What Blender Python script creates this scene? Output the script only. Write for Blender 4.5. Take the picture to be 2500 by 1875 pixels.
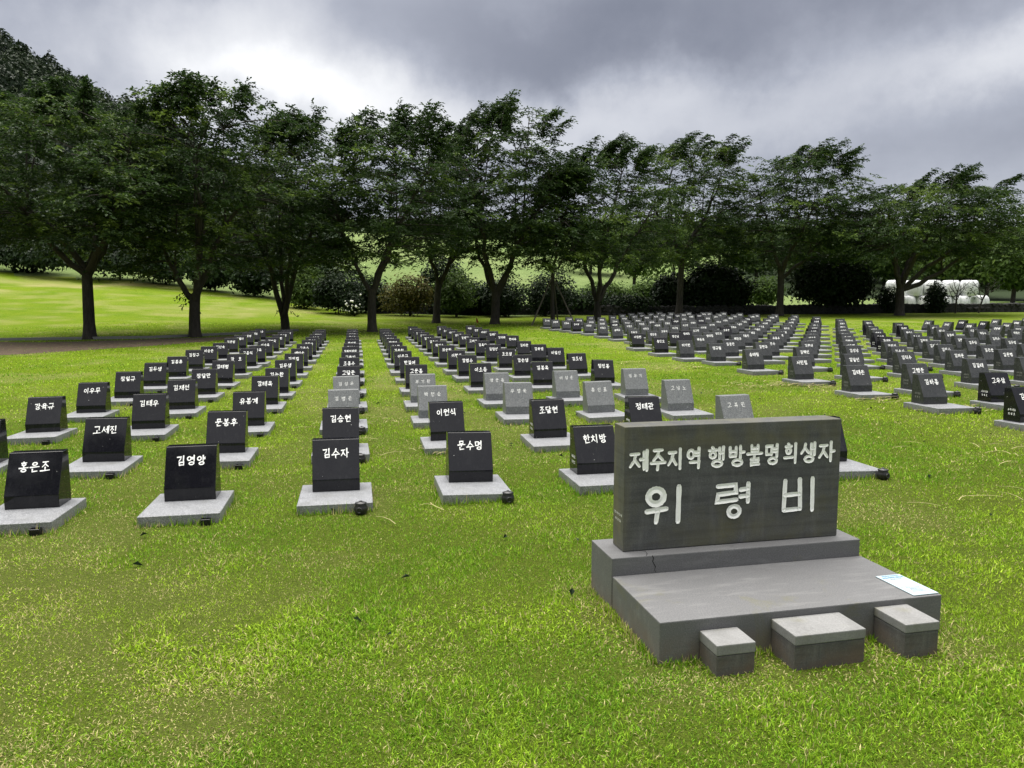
import bpy, bmesh, math, random
import numpy as np
from mathutils import Vector, Matrix, Euler

for o in list(bpy.data.objects):
    bpy.data.objects.remove(o)
scn = bpy.context.scene
COL = scn.collection
R = math.radians
EYE = 1.68
# ------------------------------------------------------------------ camera
cam_d = bpy.data.cameras.new("camera")
cam = bpy.data.objects.new("camera", cam_d)
COL.objects.link(cam)
cam.location = (0, 0, EYE)
cam.rotation_euler = (R(84.0), 0, 0)
cam_d.sensor_width = 36.0
cam_d.lens = 36.0 * 1878 / 2500
cam_d.clip_start = 0.05
cam_d.clip_end = 3000
scn.camera = cam
# ------------------------------------------------------------------ light
SUN_EL, SUN_AZ = 79.0, -30.0          # azimuth clockwise from +Y
sun_d = bpy.data.lights.new("sun", 'SUN')
sun_d.energy = 4.3
sun_d.angle = R(64)
sun_d.color = (1.0, 0.96, 0.9)
sun = bpy.data.objects.new("sun", sun_d)
COL.objects.link(sun)
sdir = Vector((math.sin(R(SUN_AZ)) * math.cos(R(SUN_EL)), math.cos(R(SUN_AZ)) * math.cos(R(SUN_EL)), math.sin(R(SUN_EL))))
sun.rotation_euler = sdir.to_track_quat('Z', 'Y').to_euler()
sun.location = (0, 0, 60)

world = bpy.data.worlds.new("World")
scn.world = world
world.use_nodes = True
SKY_STRENGTH = 0.1
def build_world():
    nt = world.node_tree
    nt.nodes.clear()
    N, L = nt.nodes.new, nt.links.new
    out = N('ShaderNodeOutputWorld'); bg = N('ShaderNodeBackground')
    bg.inputs[1].default_value = SKY_STRENGTH
    L(bg.outputs[0], out.inputs[0])
    sky = N('ShaderNodeTexSky'); sky.sky_type = 'NISHITA'; sky.sun_disc = False
    sky.sun_elevation = R(SUN_EL); sky.sun_rotation = R(SUN_AZ)
    tc = N('ShaderNodeTexCoord')
    sep = N('ShaderNodeSeparateXYZ'); L(tc.outputs['Generated'], sep.inputs[0])
    def math_(op, a, b=None, c=None):
        n = N('ShaderNodeMath'); n.operation = op
        for i, v in enumerate((a, b, c)):
            if v is None: continue
            if isinstance(v, (int, float)): n.inputs[i].default_value = v
            else: L(v, n.inputs[i])
        return n.outputs[0]
    # clouds: a flat deck overhead, so the pattern closes up towards the horizon
    zc = math_('MAXIMUM', sep.outputs[2], 0.0)
    den = math_('ADD', zc, 0.16)
    comb = N('ShaderNodeCombineXYZ')
    L(math_('DIVIDE', sep.outputs[0], den), comb.inputs[0])
    L(math_('DIVIDE', sep.outputs[1], den), comb.inputs[1])
    comb.inputs[2].default_value = 3.7
    def noise(scale, detail, rough, dist=0.0):
        n = N('ShaderNodeTexNoise'); n.inputs['Scale'].default_value = scale
        n.inputs['Detail'].default_value = detail; n.inputs['Roughness'].default_value = rough
        n.inputs['Distortion'].default_value = dist
        L(comb.outputs[0], n.inputs['Vector']); return n
    n1 = noise(0.7, 5, 0.5, 0.2); n2 = noise(1.9, 5, 0.55, 0.1)
    # ragged edges for the large cloud masses
    warp = N('ShaderNodeVectorMath'); warp.operation = 'MULTIPLY_ADD'
    n3 = N('ShaderNodeTexNoise'); n3.inputs['Scale'].default_value = 5.5; n3.inputs['Detail'].default_value = 7; n3.inputs['Roughness'].default_value = .58
    L(tc.outputs['Generated'], n3.inputs['Vector'])
    L(n3.outputs['Color'], warp.inputs[0]); warp.inputs[1].default_value = (.20, .20, .20)
    sub = N('ShaderNodeVectorMath'); sub.operation = 'SUBTRACT'
    L(tc.outputs['Generated'], sub.inputs[0]); sub.inputs[1].default_value = (.10, .10, .10)
    L(sub.outputs[0], warp.inputs[2])
    nrm = N('ShaderNodeVectorMath'); nrm.operation = 'NORMALIZE'; L(warp.outputs[0], nrm.inputs[0])
    s2 = N('ShaderNodeSeparateXYZ'); L(nrm.outputs[0], s2.inputs[0])
    azim = math_('ARCTAN2', s2.outputs[0], s2.outputs[1])
    elev = math_('ARCSINE', s2.outputs[2])
    def bank(az, el, waz, wel, amp):
        da = math_('MULTIPLY', math_('SUBTRACT', azim, R(az)), 1 / R(waz))
        de = math_('MULTIPLY', math_('SUBTRACT', elev, R(el)), 1 / R(wel))
        q = math_('ADD', math_('MULTIPLY', da, da), math_('MULTIPLY', de, de))
        return math_('MULTIPLY', math_('EXPONENT', math_('MULTIPLY', q, -1.0)), amp)
    v = math_('ADD', 0.36, math_('MULTIPLY', math_('SUBTRACT', n1.outputs[0], 0.5), 0.30))
    v = math_('ADD', v, math_('ADD', math_('MULTIPLY', math_('SUBTRACT', n2.outputs[0], 0.5), 0.14), math_('MULTIPLY', math_('SUBTRACT', n3.outputs[0], 0.5), 0.34)))
    for b in CLOUD_BANKS:
        v = math_('ADD', v, bank(*b))
    # an overcast sky brightens towards the zenith
    v = math_('ADD', v, math_('MULTIPLY', math_('SMOOTH_MIN', math_('MAXIMUM', math_('SUBTRACT', zc, 0.34), 0.0), 0.6, 0.1), 2.0))
    ramp = N('ShaderNodeValToRGB'); L(v, ramp.inputs[0])
    e = ramp.color_ramp.elements
    e[0].position = 0.0; e[0].color = (.17, .185, .235, 1)
    e[1].position = 1.0; e[1].color = (1.15, 1.15, 1.15, 1)
    for p, c in ((.22, (.275, .290, .350, 1)), (.42, (.425, .445, .515, 1)), (.62, (.63, .645, .70, 1)), (.8, (.83, .84, .87, 1))):
        el = e.new(p); el.color = c
    gain = N('ShaderNodeMix'); gain.data_type = 'RGBA'; gain.blend_type = 'MULTIPLY'
    gain.inputs[0].default_value = 1.0
    L(ramp.outputs[0], gain.inputs[6]); gain.inputs[7].default_value = (.60 / SKY_STRENGTH,) * 3 + (1,)
    gain.clamp_result = False
    mix = N('ShaderNodeMix'); mix.data_type = 'RGBA'; mix.inputs[0].default_value = 0.95
    L(sky.outputs[0], mix.inputs[6]); L(gain.outputs[2], mix.inputs[7])
    L(mix.outputs[2], bg.inputs[0])
CLOUD_BANKS = [
    # az, el, half width az, half width el, amount
    (-17, 15.0, 13, 3.8, .50), (-4, 13.0, 12, 2.6, .24), (-20, 19.5, 7, 2.0, .20), (10, 12.5, 12, 2.4, .16),
    (33, 15.0, 7, 2.6, .34), (20, 14.0, 8, 2.0, .12),
    (4, 18.0, 13, 2.8, -.20), (-32, 20.5, 12, 2.6, -.10), (16, 21.0, 16, 2.6, -.10), (28, 9.0, 14, 3.0, -.04), (0, 4.0, 60, 3.2, .22),
]
build_world()
scn.view_settings.view_transform = 'Standard'
scn.view_settings.look = 'None'
scn.view_settings.exposure = 0.80
scn.view_settings.gamma = 1.0
scn.view_settings.use_curve_mapping = False
scn.cycles.max_bounces = 6
scn.cycles.transparent_max_bounces = 6

# ------------------------------------------------------------------ helpers
rng = np.random.default_rng(7)
rnd = random.Random(7)
def tag(o, label=None, cat=None, group=None, kind=None):
    if label: o['label'] = label
    if cat: o['category'] = cat
    if group: o['group'] = group
    if kind: o['kind'] = kind
    return o
def empty(name, loc, rz=0.0):
    o = bpy.data.objects.new(name, None); o.empty_display_size = .2
    COL.objects.link(o); o.location = loc; o.rotation_euler = (0, 0, rz); return o
def link(name, mesh, parent=None):
    o = bpy.data.objects.new(name, mesh); COL.objects.link(o)
    if parent: o.parent = parent
    return o
def np_mesh(name, verts, faces, mat=None, smooth=False, cols=None):
    """faces: (n,k) int array, all with the same corner count."""
    verts = np.asarray(verts, np.float32); faces = np.asarray(faces, np.int32)
    me = bpy.data.meshes.new(name)
    n, k = faces.shape
    me.vertices.add(len(verts)); me.vertices.foreach_set('co', verts.ravel())
    me.loops.add(n * k); me.loops.foreach_set('vertex_index', faces.ravel())
    me.polygons.add(n); me.polygons.foreach_set('loop_start', np.arange(0, n * k, k, dtype=np.int32))
    me.polygons.foreach_set('loop_total', np.full(n, k, np.int32))
    me.polygons.foreach_set('use_smooth', np.full(n, bool(smooth)))
    if cols is not None:
        a = me.color_attributes.new('tint', 'FLOAT_COLOR', 'POINT')
        c4 = np.ones((len(verts), 4), np.float32); c4[:, :cols.shape[1]] = cols
        a.data.foreach_set('color', c4.ravel())
    me.update(calc_edges=True)
    if mat: me.materials.append(mat)
    return me
def bm_mesh(name, bm, mat=None, smooth=False):
    me = bpy.data.meshes.new(name); bm.normal_update(); bm.to_mesh(me); bm.free()
    if smooth:
        me.polygons.foreach_set('use_smooth', [True] * len(me.polygons))
    if mat: me.materials.append(mat)
    return me
def bm_box(bm, x0, x1, y0, y1, z0, z1):
    v = [bm.verts.new(p) for p in ((x0, y0, z0), (x1, y0, z0), (x1, y1, z0), (x0, y1, z0), (x0, y0, z1), (x1, y0, z1), (x1, y1, z1), (x0, y1, z1))]
    for f in ((0, 3, 2, 1), (4, 5, 6, 7), (0, 1, 5, 4), (1, 2, 6, 5), (2, 3, 7, 6), (3, 0, 4, 7)):
        bm.faces.new([v[i] for i in f])
def box_mesh(name, dims, mat, bev=.004, seg=1):
    bm = bmesh.new(); bm_box(bm, *dims)
    if bev: bmesh.ops.bevel(bm, geom=bm.edges[:], offset=bev, segments=seg, affect='EDGES', profile=.6)
    return bm_mesh(name, bm, mat)
def sstep(x, a, b):
    t = np.clip((np.asarray(x, float) - a) / (b - a), 0, 1); return t * t * (3 - 2 * t)
_tabs = {}
def vnoise(x, y, scale, seed=0):
    """smooth 2-D value noise in 0..1"""
    if seed not in _tabs: _tabs[seed] = np.random.default_rng(1000 + seed).random((256, 256))
    t = _tabs[seed]; x = np.asarray(x, float) * scale; y = np.asarray(y, float) * scale
    i = np.floor(x).astype(int); j = np.floor(y).astype(int); fx = x - i; fy = y - j
    fx = fx * fx * (3 - 2 * fx); fy = fy * fy * (3 - 2 * fy); i &= 255; j &= 255; i1 = (i + 1) & 255; j1 = (j + 1) & 255
    return (t[i, j] * (1 - fx) + t[i1, j] * fx) * (1 - fy) + (t[i, j1] * (1 - fx) + t[i1, j1] * fx) * fy
def fbm(x, y, scale, seed=0, oct=4):
    s = 0; a = .5; tot = 0
    for k in range(oct):
        s = s + a * vnoise(x, y, scale * 2 ** k, seed + k); tot += a; a *= .5
    return s / tot

# ------------------------------------------------------------------ materials
def mat_new(name):
    m = bpy.data.materials.new(name); m.use_nodes = True
    nt = m.node_tree; nt.nodes.clear()
    out = nt.nodes.new('ShaderNodeOutputMaterial'); p = nt.nodes.new('ShaderNodeBsdfPrincipled')
    nt.links.new(p.outputs[0], out.inputs[0])
    return m, nt, p, out
class NB:
    """short-hand for building node graphs"""
    def __init__(s, nt): s.nt = nt; s.N = nt.nodes.new; s.L = nt.links.new
    def put(s, sock, v):
        if hasattr(v, 'node'): s.L(v, sock)
        elif isinstance(v, (tuple, list)) and len(v) == 3 and sock.type == 'RGBA': sock.default_value = (*v, 1)
        else: sock.default_value = v
    def noise(s, scale, detail=4, rough=.55, coord='Object', dist=0, out=0, stretch=None):
        n = s.N('ShaderNodeTexNoise'); n.inputs['Scale'].default_value = scale; n.inputs['Detail'].default_value = detail
        n.inputs['Roughness'].default_value = rough; n.inputs['Distortion'].default_value = dist
        s.L(s.coord(coord, stretch), n.inputs['Vector']); return n.outputs[out]
    def coord(s, which, stretch=None):
        t = s.N('ShaderNodeNewGeometry').outputs['Position'] if which == 'World' else s.N('ShaderNodeTexCoord').outputs[which]
        if stretch:
            m = s.N('ShaderNodeMapping'); m.inputs['Scale'].default_value = stretch; s.L(t, m.inputs[0]); return m.outputs[0]
        return t
    def voro(s, scale, coord='Object', feature='F1', out='Color'):
        n = s.N('ShaderNodeTexVoronoi'); n.feature = feature; n.inputs['Scale'].default_value = scale
        s.L(s.coord(coord), n.inputs['Vector']); return n.outputs[out]
    def ramp(s, fac, stops):
        n = s.N('ShaderNodeValToRGB'); e = n.color_ramp.elements
        e[0].position, e[1].position = stops[0][0], stops[-1][0]
        def c(v): return (v, v, v, 1) if isinstance(v, (int, float)) else (*v, 1)
        e[0].color, e[1].color = c(stops[0][1]), c(stops[-1][1])
        for p, v in stops[1:-1]:
            el = e.new(p); el.color = c(v)
        s.put(n.inputs[0], fac); return n.outputs[0]
    def mix(s, fac, a, b, blend='MIX'):
        n = s.N('ShaderNodeMix'); n.data_type = 'RGBA'; n.blend_type = blend
        s.put(n.inputs[0], fac); s.put(n.inputs[6], a); s.put(n.inputs[7], b); return n.outputs[2]
    def math(s, op, a, b=0.0):
        n = s.N('ShaderNodeMath'); n.operation = op; s.put(n.inputs[0], a); s.put(n.inputs[1], b); return n.outputs[0]
    def bump(s, h, strength=.3, dist=.01):
        n = s.N('ShaderNodeBump'); n.inputs['Strength'].default_value = strength; n.inputs['Distance'].default_value = dist
        s.put(n.inputs['Height'], h); return n.outputs[0]
    def attr(s, name):
        n = s.N('ShaderNodeAttribute'); n.attribute_name = name; return n.outputs['Color']
    def rand(s):
        return s.N('ShaderNodeObjectInfo').outputs['Random']
def simple(name, col, rough=.6, spec=.5):
    m, nt, p, o = mat_new(name); p.inputs['Base Color'].default_value = (*col, 1)
    p.inputs['Roughness'].default_value = rough; p.inputs['Specular IOR Level'].default_value = spec; return m

def granite(name, dark, mid, light, rough, spec, speck=260, stain=0.0, dust=0.0):
    m, nt, p, o = mat_new(name); b = NB(nt)
    own = b.N('ShaderNodeVectorMath'); own.operation = 'ADD'
    b.L(b.N('ShaderNodeTexCoord').outputs['Object'], own.inputs[0])
    cx = b.N('ShaderNodeCombineXYZ'); oi = b.rand()
    for k, f in enumerate((37., 71., 13.)): b.put(cx.inputs[k], b.math('MULTIPLY', oi, f))
    b.L(cx.outputs[0], own.inputs[1])
    def own_noise(scale, detail, rough, stretch=None):
        n = b.N('ShaderNodeTexNoise'); n.inputs['Scale'].default_value = scale; n.inputs['Detail'].default_value = detail; n.inputs['Roughness'].default_value = rough
        v = own.outputs[0]
        if stretch:
            mp = b.N('ShaderNodeMapping'); mp.inputs['Scale'].default_value = stretch; b.L(v, mp.inputs[0]); v = mp.outputs[0]
        b.L(v, n.inputs['Vector']); return n.outputs[0]
    sp = b.ramp(b.noise(speck, 2, .7), [(.30, dark), (.5, mid), (.70, light)])
    cl = own_noise(9, 3, .6)
    c = b.mix(b.ramp(cl, [(.3, .0), (.75, .22)]), sp, tuple(.75 * x for x in mid))
    c = b.mix(b.math('MULTIPLY', b.rand(), .22), c, tuple(1.25 * x for x in mid))
    if stain:
        g = b.N('ShaderNodeSeparateXYZ'); b.L(b.coord('Object'), g.inputs[0])
        soil = b.math('MULTIPLY', b.ramp(g.outputs[2], [(.0, 1.0), (.055, .0)]), b.ramp(b.noise(14, 4, .7), [(.35, 0.), (.7, stain)]))
        c = b.mix(soil, c, (.16, .115, .07))
        c = b.mix(b.ramp(own_noise(5, 5, .7), [(.52, 0.), (.75, .5)]), c, (.13, .13, .115))
        c = b.mix(b.ramp(own_noise(28, 3, .6), [(.68, 0.), (.74, .6)]), c, (.08, .08, .06))
    if dust:
        c = b.mix(b.ramp(own_noise(6, 5, .7), [(.48, 0.), (.75, dust)]), c, (.3, .3, .29))
        c = b.mix(b.ramp(own_noise(9, 4, .65, (3.2, 3.2, .35)), [(.56, 0.), (.72, dust * 1.3)]), c, (.26, .26, .25))
        c = b.mix(b.ramp(own_noise(34, 2, .5), [(.755, 0.), (.775, .8)]), c, (.5, .5, .48))
    b.put(p.inputs['Base Color'], c)
    b.put(p.inputs['Roughness'], b.ramp(own_noise(12, 4, .6), [(.3, max(.02, rough * .75)), (.7, rough * 1.25)]))
    p.inputs['Specular IOR Level'].default_value = spec
    if rough > .2: b.put(p.inputs['Normal'], b.bump(b.noise(speck, 2, .7), .12, .002))
    return m
M = {}
M['black'] = granite('polished_black_granite', (.004, .004, .006), (.008, .008, .011), (.015, .015, .020), .06, .34, 300, dust=.022)
M['dark'] = granite('dark_grey_granite', (.020, .021, .023), (.034, .036, .038), (.054, .057, .059), .28, .36, 300, dust=.08)
M['light'] = granite('light_grey_granite', (.035, .039, .040), (.125, .132, .134), (.30, .31, .315), .36, .5, 120, dust=.12)
M['slab'] = granite('grey_granite_slab', (.08, .085, .092), (.20, .206, .218), (.39, .396, .412), .42, .5, 115, stain=.85)
def mk_letter(name, col, worn):
    m, nt, p, o = mat_new(name); b = NB(nt)
    b.put(p.inputs['Base Color'], b.mix(b.ramp(b.noise(60, 4, .7), [(.45 if worn else .6, 0.), (.8, .8 if worn else .3)]), col, (.30, .30, .28)))
    p.inputs['Roughness'].default_value = .6; return m
M['paint'] = mk_letter('white_letter_paint', (.95, .95, .94), False)
M['paint_worn'] = mk_letter('worn_letter_paint', (.82, .82, .80), True)
M['paint_dim'] = mk_letter('faint_letter_paint', (.22, .22, .21), True)
def mk_monument(full=True):
    m, nt, p, o = mat_new('weathered_grey_stone'); b = NB(nt)
    base = b.ramp(b.noise(120, 3, .7), [(.3, (.050, .052, .053)), (.55, (.085, .088, .089)), (.75, (.130, .134, .135))])
    c = b.mix(b.ramp(b.noise(3.2, 6, .65), [(.38, 0.), (.72, .55)]), base, (.045, .046, .046))
    c = b.mix(b.ramp(b.noise(5, 5, .6, stretch=(.35, .35, 6)), [(.46, 0.), (.62, .6)]), c, (.036, .036, .038))
    c = b.mix(b.ramp(b.noise(7, 5, .7, stretch=(2.2, 2.2, .5)), [(.5, 0.), (.75, .4)]), c, (.16, .16, .155))
    moss = b.math('MULTIPLY', b.ramp(b.noise(2.6, 5, .65, dist=.4), [(.52, 0.), (.70, .42)]), b.ramp(b.noise(38, 3, .7), [(.3, .4), (.6, 1.)]))
    c = b.mix(moss, c, (.105, .100, .040))
    gz_ = b.N('ShaderNodeSeparateXYZ'); b.L(b.coord('Object'), gz_.inputs[0])
    rim = b.math('MULTIPLY', b.ramp(gz_.outputs[2], [(.50, 0.), (.62, .6), (.708, .4)]), b.ramp(b.noise(4.5, 4, .6, dist=.3), [(.40, 0.), (.62, .8)]))
    foot = b.math('MULTIPLY', b.ramp(gz_.outputs[2], [(.02, .8), (.17, 0.)]), b.ramp(b.noise(3.5, 4, .6, dist=.3), [(.42, 0.), (.62, .8)]))
    side = b.math('MULTIPLY', b.ramp(gz_.outputs[0], [(.002, .6), (.05, 0.)]), b.ramp(b.noise(6, 4, .6, stretch=(2, 2, .5)), [(.35, 0.), (.65, 1.)]))
    if full: c = b.mix(rim, c, (.115, .108, .045)); c = b.mix(b.math('MULTIPLY', foot, .6), c, (.115, .110, .05)); c = b.mix(side, c, (.14, .128, .065))
    pit = b.ramp(b.voro(95, out='Distance'), [(.04, 1.), (.14, 0.)])
    c = b.mix(b.math('MULTIPLY', pit, .7), c, (.03, .03, .03))
    g = b.N('ShaderNodeSeparateXYZ'); b.L(b.coord('World'), g.inputs[0])
    c = b.mix(b.math('MULTIPLY', b.ramp(g.outputs[2], [(.0, 1.), (.13, 0.)]), b.ramp(b.noise(5, 4, .7), [(.35, 0.), (.65, .75)])), c, (.13, .085, .055))
    b.put(p.inputs['Base Color'], c)
    p.inputs['Roughness'].default_value = .78
    b.put(p.inputs['Normal'], b.bump(b.math('SUBTRACT', b.noise(140, 3, .7), b.math('MULTIPLY', pit, .6)), .35, .003))
    return m
M['monument'] = mk_monument(); M['block'] = mk_monument(False)
def mk_base_stone():
    m, nt, p, o = mat_new('smooth_grey_base_stone'); b = NB(nt)
    c = b.ramp(b.noise(150, 3, .7), [(.3, (.085, .085, .087)), (.55, (.130, .131, .134)), (.75, (.185, .186, .19))])
    c = b.mix(b.ramp(b.noise(2.4, 6, .65), [(.42, 0.), (.72, .5)]), c, (.10, .10, .10))
    c = b.mix(b.ramp(b.noise(5, 6, .7, stretch=(.5, 2.5, 2)), [(.52, 0.), (.8, .45)]), c, (.28, .28, .275))
    c = b.mix(b.ramp(b.noise(3.1, 5, .7, dist=.5), [(.60, 0.), (.74, .45)]), c, (.13, .125, .05))
    c = b.mix(b.ramp(b.noise(11, 5, .75), [(.62, 0.), (.74, .5)]), c, (.07, .07, .07))
    g = b.N('ShaderNodeSeparateXYZ'); b.L(b.coord('World'), g.inputs[0])
    c = b.mix(b.math('MULTIPLY', b.ramp(g.outputs[2], [(.0, 1.), (.13, 0.)]), b.ramp(b.noise(5, 4, .7), [(.35, 0.), (.65, .75)])), c, (.15, .10, .065))
    b.put(p.inputs['Base Color'], c); p.inputs['Roughness'].default_value = .75
    b.put(p.inputs['Normal'], b.bump(b.noise(150, 3, .7), .3, .003)); return m
M['base_stone'] = mk_base_stone()
def mk_cap():
    m, nt, p, o = mat_new('pale_block_cap_stone'); b = NB(nt)
    c = b.ramp(b.noise(120, 3, .7), [(.3, (.165, .165, .165)), (.5, (.205, .205, .202)), (.75, (.25, .25, .247))])
    c = b.mix(b.ramp(b.noise(5, 5, .7), [(.42, 0.), (.72, .5)]), c, (.085, .085, .08))
    c = b.mix(b.ramp(b.noise(4, 5, .6, dist=.3), [(.55, 0.), (.75, .55)]), c, (.12, .115, .04))
    b.put(p.inputs['Base Color'], c); p.inputs['Roughness'].default_value = .8
    b.put(p.inputs['Normal'], b.bump(b.noise(140, 3, .7), .35, .003)); return m
M['cap'] = mk_cap()
def mk_leafmat(name, dark, mid, lite, trans=.3, rough=.5):
    m, nt, p, o = mat_new(name); b = NB(nt)
    sep = b.N('ShaderNodeSeparateColor'); b.L(b.attr('tint'), sep.inputs[0])
    c = b.ramp(sep.outputs[0], [(0., dark), (.55, mid), (1., lite)])
    b.put(p.inputs['Base Color'], c); p.inputs['Roughness'].default_value = rough
    p.inputs['Specular IOR Level'].default_value = .13
    t = b.N('ShaderNodeBsdfTranslucent'); b.L(c, t.inputs[0])
    mx = b.N('ShaderNodeMixShader'); mx.inputs[0].default_value = trans
    b.L(p.outputs[0], mx.inputs[1]); b.L(t.outputs[0], mx.inputs[2]); b.L(mx.outputs[0], o.inputs[0])
    return m
M['leaf'] = mk_leafmat('row_tree_leaves', (.016, .031, .011), (.034, .064, .017), (.120, .180, .028), .34)
M['leaf_dark'] = mk_leafmat('evergreen_leaves', (.008, .017, .007), (.017, .033, .011), (.045, .075, .018), .2)
M['leaf_mid'] = mk_leafmat('bush_leaves', (.034, .064, .016), (.075, .125, .024), (.160, .225, .036), .35)
M['leaf_maple'] = mk_leafmat('maple_leaves', (.05, .055, .016), (.11, .105, .022), (.20, .13, .035), .3)
M['leaf_far'] = mk_leafmat('far_wood_leaves', (.026, .048, .020), (.052, .086, .028), (.11, .155, .040), .25)
M['leaf_oreum'] = mk_leafmat('hill_wood_leaves', (.014, .024, .014), (.026, .042, .020), (.056, .082, .030), .2)
M['blade'] = None
def mk_blade():
    m, nt, p, o = mat_new('grass_blades'); b = NB(nt)
    c = b.attr('tint'); b.put(p.inputs['Base Color'], c); p.inputs['Roughness'].default_value = .6
    p.inputs['Specular IOR Level'].default_value = .12
    t = b.N('ShaderNodeBsdfTranslucent'); b.L(c, t.inputs[0])
    mx = b.N('ShaderNodeMixShader'); mx.inputs[0].default_value = .35
    b.L(p.outputs[0], mx.inputs[1]); b.L(t.outputs[0], mx.inputs[2]); b.L(mx.outputs[0], o.inputs[0]); return m
M['blade'] = mk_blade()
def mk_bark():
    m, nt, p, o = mat_new('bark'); b = NB(nt)
    c = b.ramp(b.noise(9, 5, .65, stretch=(1, 1, .35)), [(.3, (.018, .015, .012)), (.6, (.045, .038, .031)), (.8, (.10, .095, .085))])
    b.put(p.inputs['Base Color'], c); p.inputs['Roughness'].default_value = .9
    b.put(p.inputs['Normal'], b.bump(b.noise(16, 5, .7, stretch=(1, 1, .3)), .8, .03)); return m
M['bark'] = mk_bark()
def mk_basalt():
    m, nt, p, o = mat_new('basalt_rubble'); b = NB(nt)
    c = b.ramp(b.noise(7, 5, .7, coord='World'), [(.3, (.008, .008, .008)), (.6, (.022, .022, .021)), (.82, (.075, .075, .07))])
    b.put(p.inputs['Base Color'], c); p.inputs['Roughness'].default_value = .92
    b.put(p.inputs['Normal'], b.bump(b.noise(30, 5, .7), .8, .02)); return m
M['basalt'] = mk_basalt()
def mk_wrap():
    m, nt, p, o = mat_new('white_bale_wrap'); b = NB(nt)
    c = b.ramp(b.noise(3.5, 5, .65, stretch=(1.6, 1.6, .35)), [(.32, (.42, .45, .45)), (.5, (.70, .71, .72)), (.7, (.80, .80, .81))])
    b.put(p.inputs['Base Color'], c); p.inputs['Roughness'].default_value = .32
    b.put(p.inputs['Normal'], b.bump(b.noise(5, 4, .65, stretch=(2.4, 2.4, .5)), .5, .06)); return m
M['wrap'] = mk_wrap()
def mk_pot():
    m, nt, p, o = mat_new('black_glazed_clay'); b = NB(nt)
    b.put(p.inputs['Base Color'], b.ramp(b.noise(30, 4, .6), [(.3, (.010, .010, .010)), (.7, (.03, .03, .031))]))
    p.inputs['Roughness'].default_value = .38; return m
M['pot'] = mk_pot()
M['hole'] = simple('dark_hollow', (.004, .004, .004), .9, .1)
M['wood'] = simple('weathered_prop_wood', (.10, .085, .07), .85)
M['paper'] = simple('laminated_paper', (.40, .49, .53), .35)
M['ink_blue'] = simple('pale_blue_print', (.08, .24, .38), .5)
M['ink_grey'] = simple('grey_print', (.10, .12, .17), .5)
M['orange'] = simple('faded_orange_cloth', (.42, .10, .03), .7)
M['red'] = simple('red_tape', (.55, .03, .06), .6)
M['petal'] = simple('white_petals', (.75, .75, .70), .6)
M['concrete'] = granite('edging_concrete', (.14, .14, .135), (.22, .22, .21), (.3, .3, .29), .8, .3, 60)

# ------------------------------------------------------------------ lie of the land
GX0, GY0, TH, SX, SY = -5.0848, 6.0287, 0.1958, 1.1929, 1.771
CT, ST = math.cos(TH), math.sin(TH)
def uv(X, Y):
    dx, dy = np.asarray(X, float) - GX0, np.asarray(Y, float) - GY0
    return dx * CT + dy * ST, -dx * ST + dy * CT
def plot_z(X, Y):
    u, v = uv(X, Y); u = np.clip(u, -40, 60); v = np.clip(v, -30, 70)
    s = sstep(u, 8, 12)
    return .0083 * v + .0088 * (u - 3 * SX) + s * (.04 + .0001 * np.maximum(v - 5, 0) ** 2 * (v < 45) + .16 * (v >= 45))
# azimuth (deg) : (distance, height) knots of the slopes beyond the lawn
LAND = [
    (-60, [(40, .0), (56, 1.6), (78, 4.6), (95, 7.5), (130, 20), (250, 76), (420, 50), (900, 30)]),
    (-33.7, [(39, .12), (49, .6), (60, 1.9), (78, 4.1), (92, 5.8), (130, 17), (250, 68), (420, 50), (900, 30)]),
    (-25.6, [(38, .15), (49, .8), (71, 3.3), (88, 5.0), (130, 14), (250, 54), (420, 45), (900, 30)]),
    (-19, [(39, .2), (48, .65), (62, 2.1), (82, 4), (120, 9.5), (250, 37), (420, 36), (900, 30)]),
    (-10.5, [(41, .32), (50, .75), (80, 2.4), (180, 17.5), (250, 22), (420, 25), (900, 26)]),
    (0, [(46, .58), (56, .9), (80, 2.0), (180, 16), (250, 22), (420, 25), (900, 26)]),
    (13.5, [(58, .82), (64, 1.0), (87, 2.0), (180, 14), (250, 22), (420, 25), (900, 26)]),
    (33.7, [(69, .9), (75, 1.05), (100, 2.2), (145, 5.5), (260, 18.5), (420, 22), (900, 24)]),
    (60, [(75, .9), (110, 2.2), (150, 6), (260, 22), (420, 28), (900, 28)]),
    (120, [(60, .5), (150, 0), (900, -2)]),
]
RS = np.concatenate([np.linspace(0, 100, 201), np.linspace(101, 900, 800)])
def _prof(kn):
    d = np.array([k[0] for k in kn], float); z = np.array([k[1] for k in kn], float)
    p = np.interp(RS, d, z)
    for _ in range(30): p[1:-1] = .25 * p[:-2] + .5 * p[1:-1] + .25 * p[2:]
    return p
_LAZ = np.array([a for a, _ in LAND], float); _LP = np.stack([_prof(k) for _, k in LAND]); _LD = np.array([k[0][0] for _, k in LAND], float)
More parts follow.
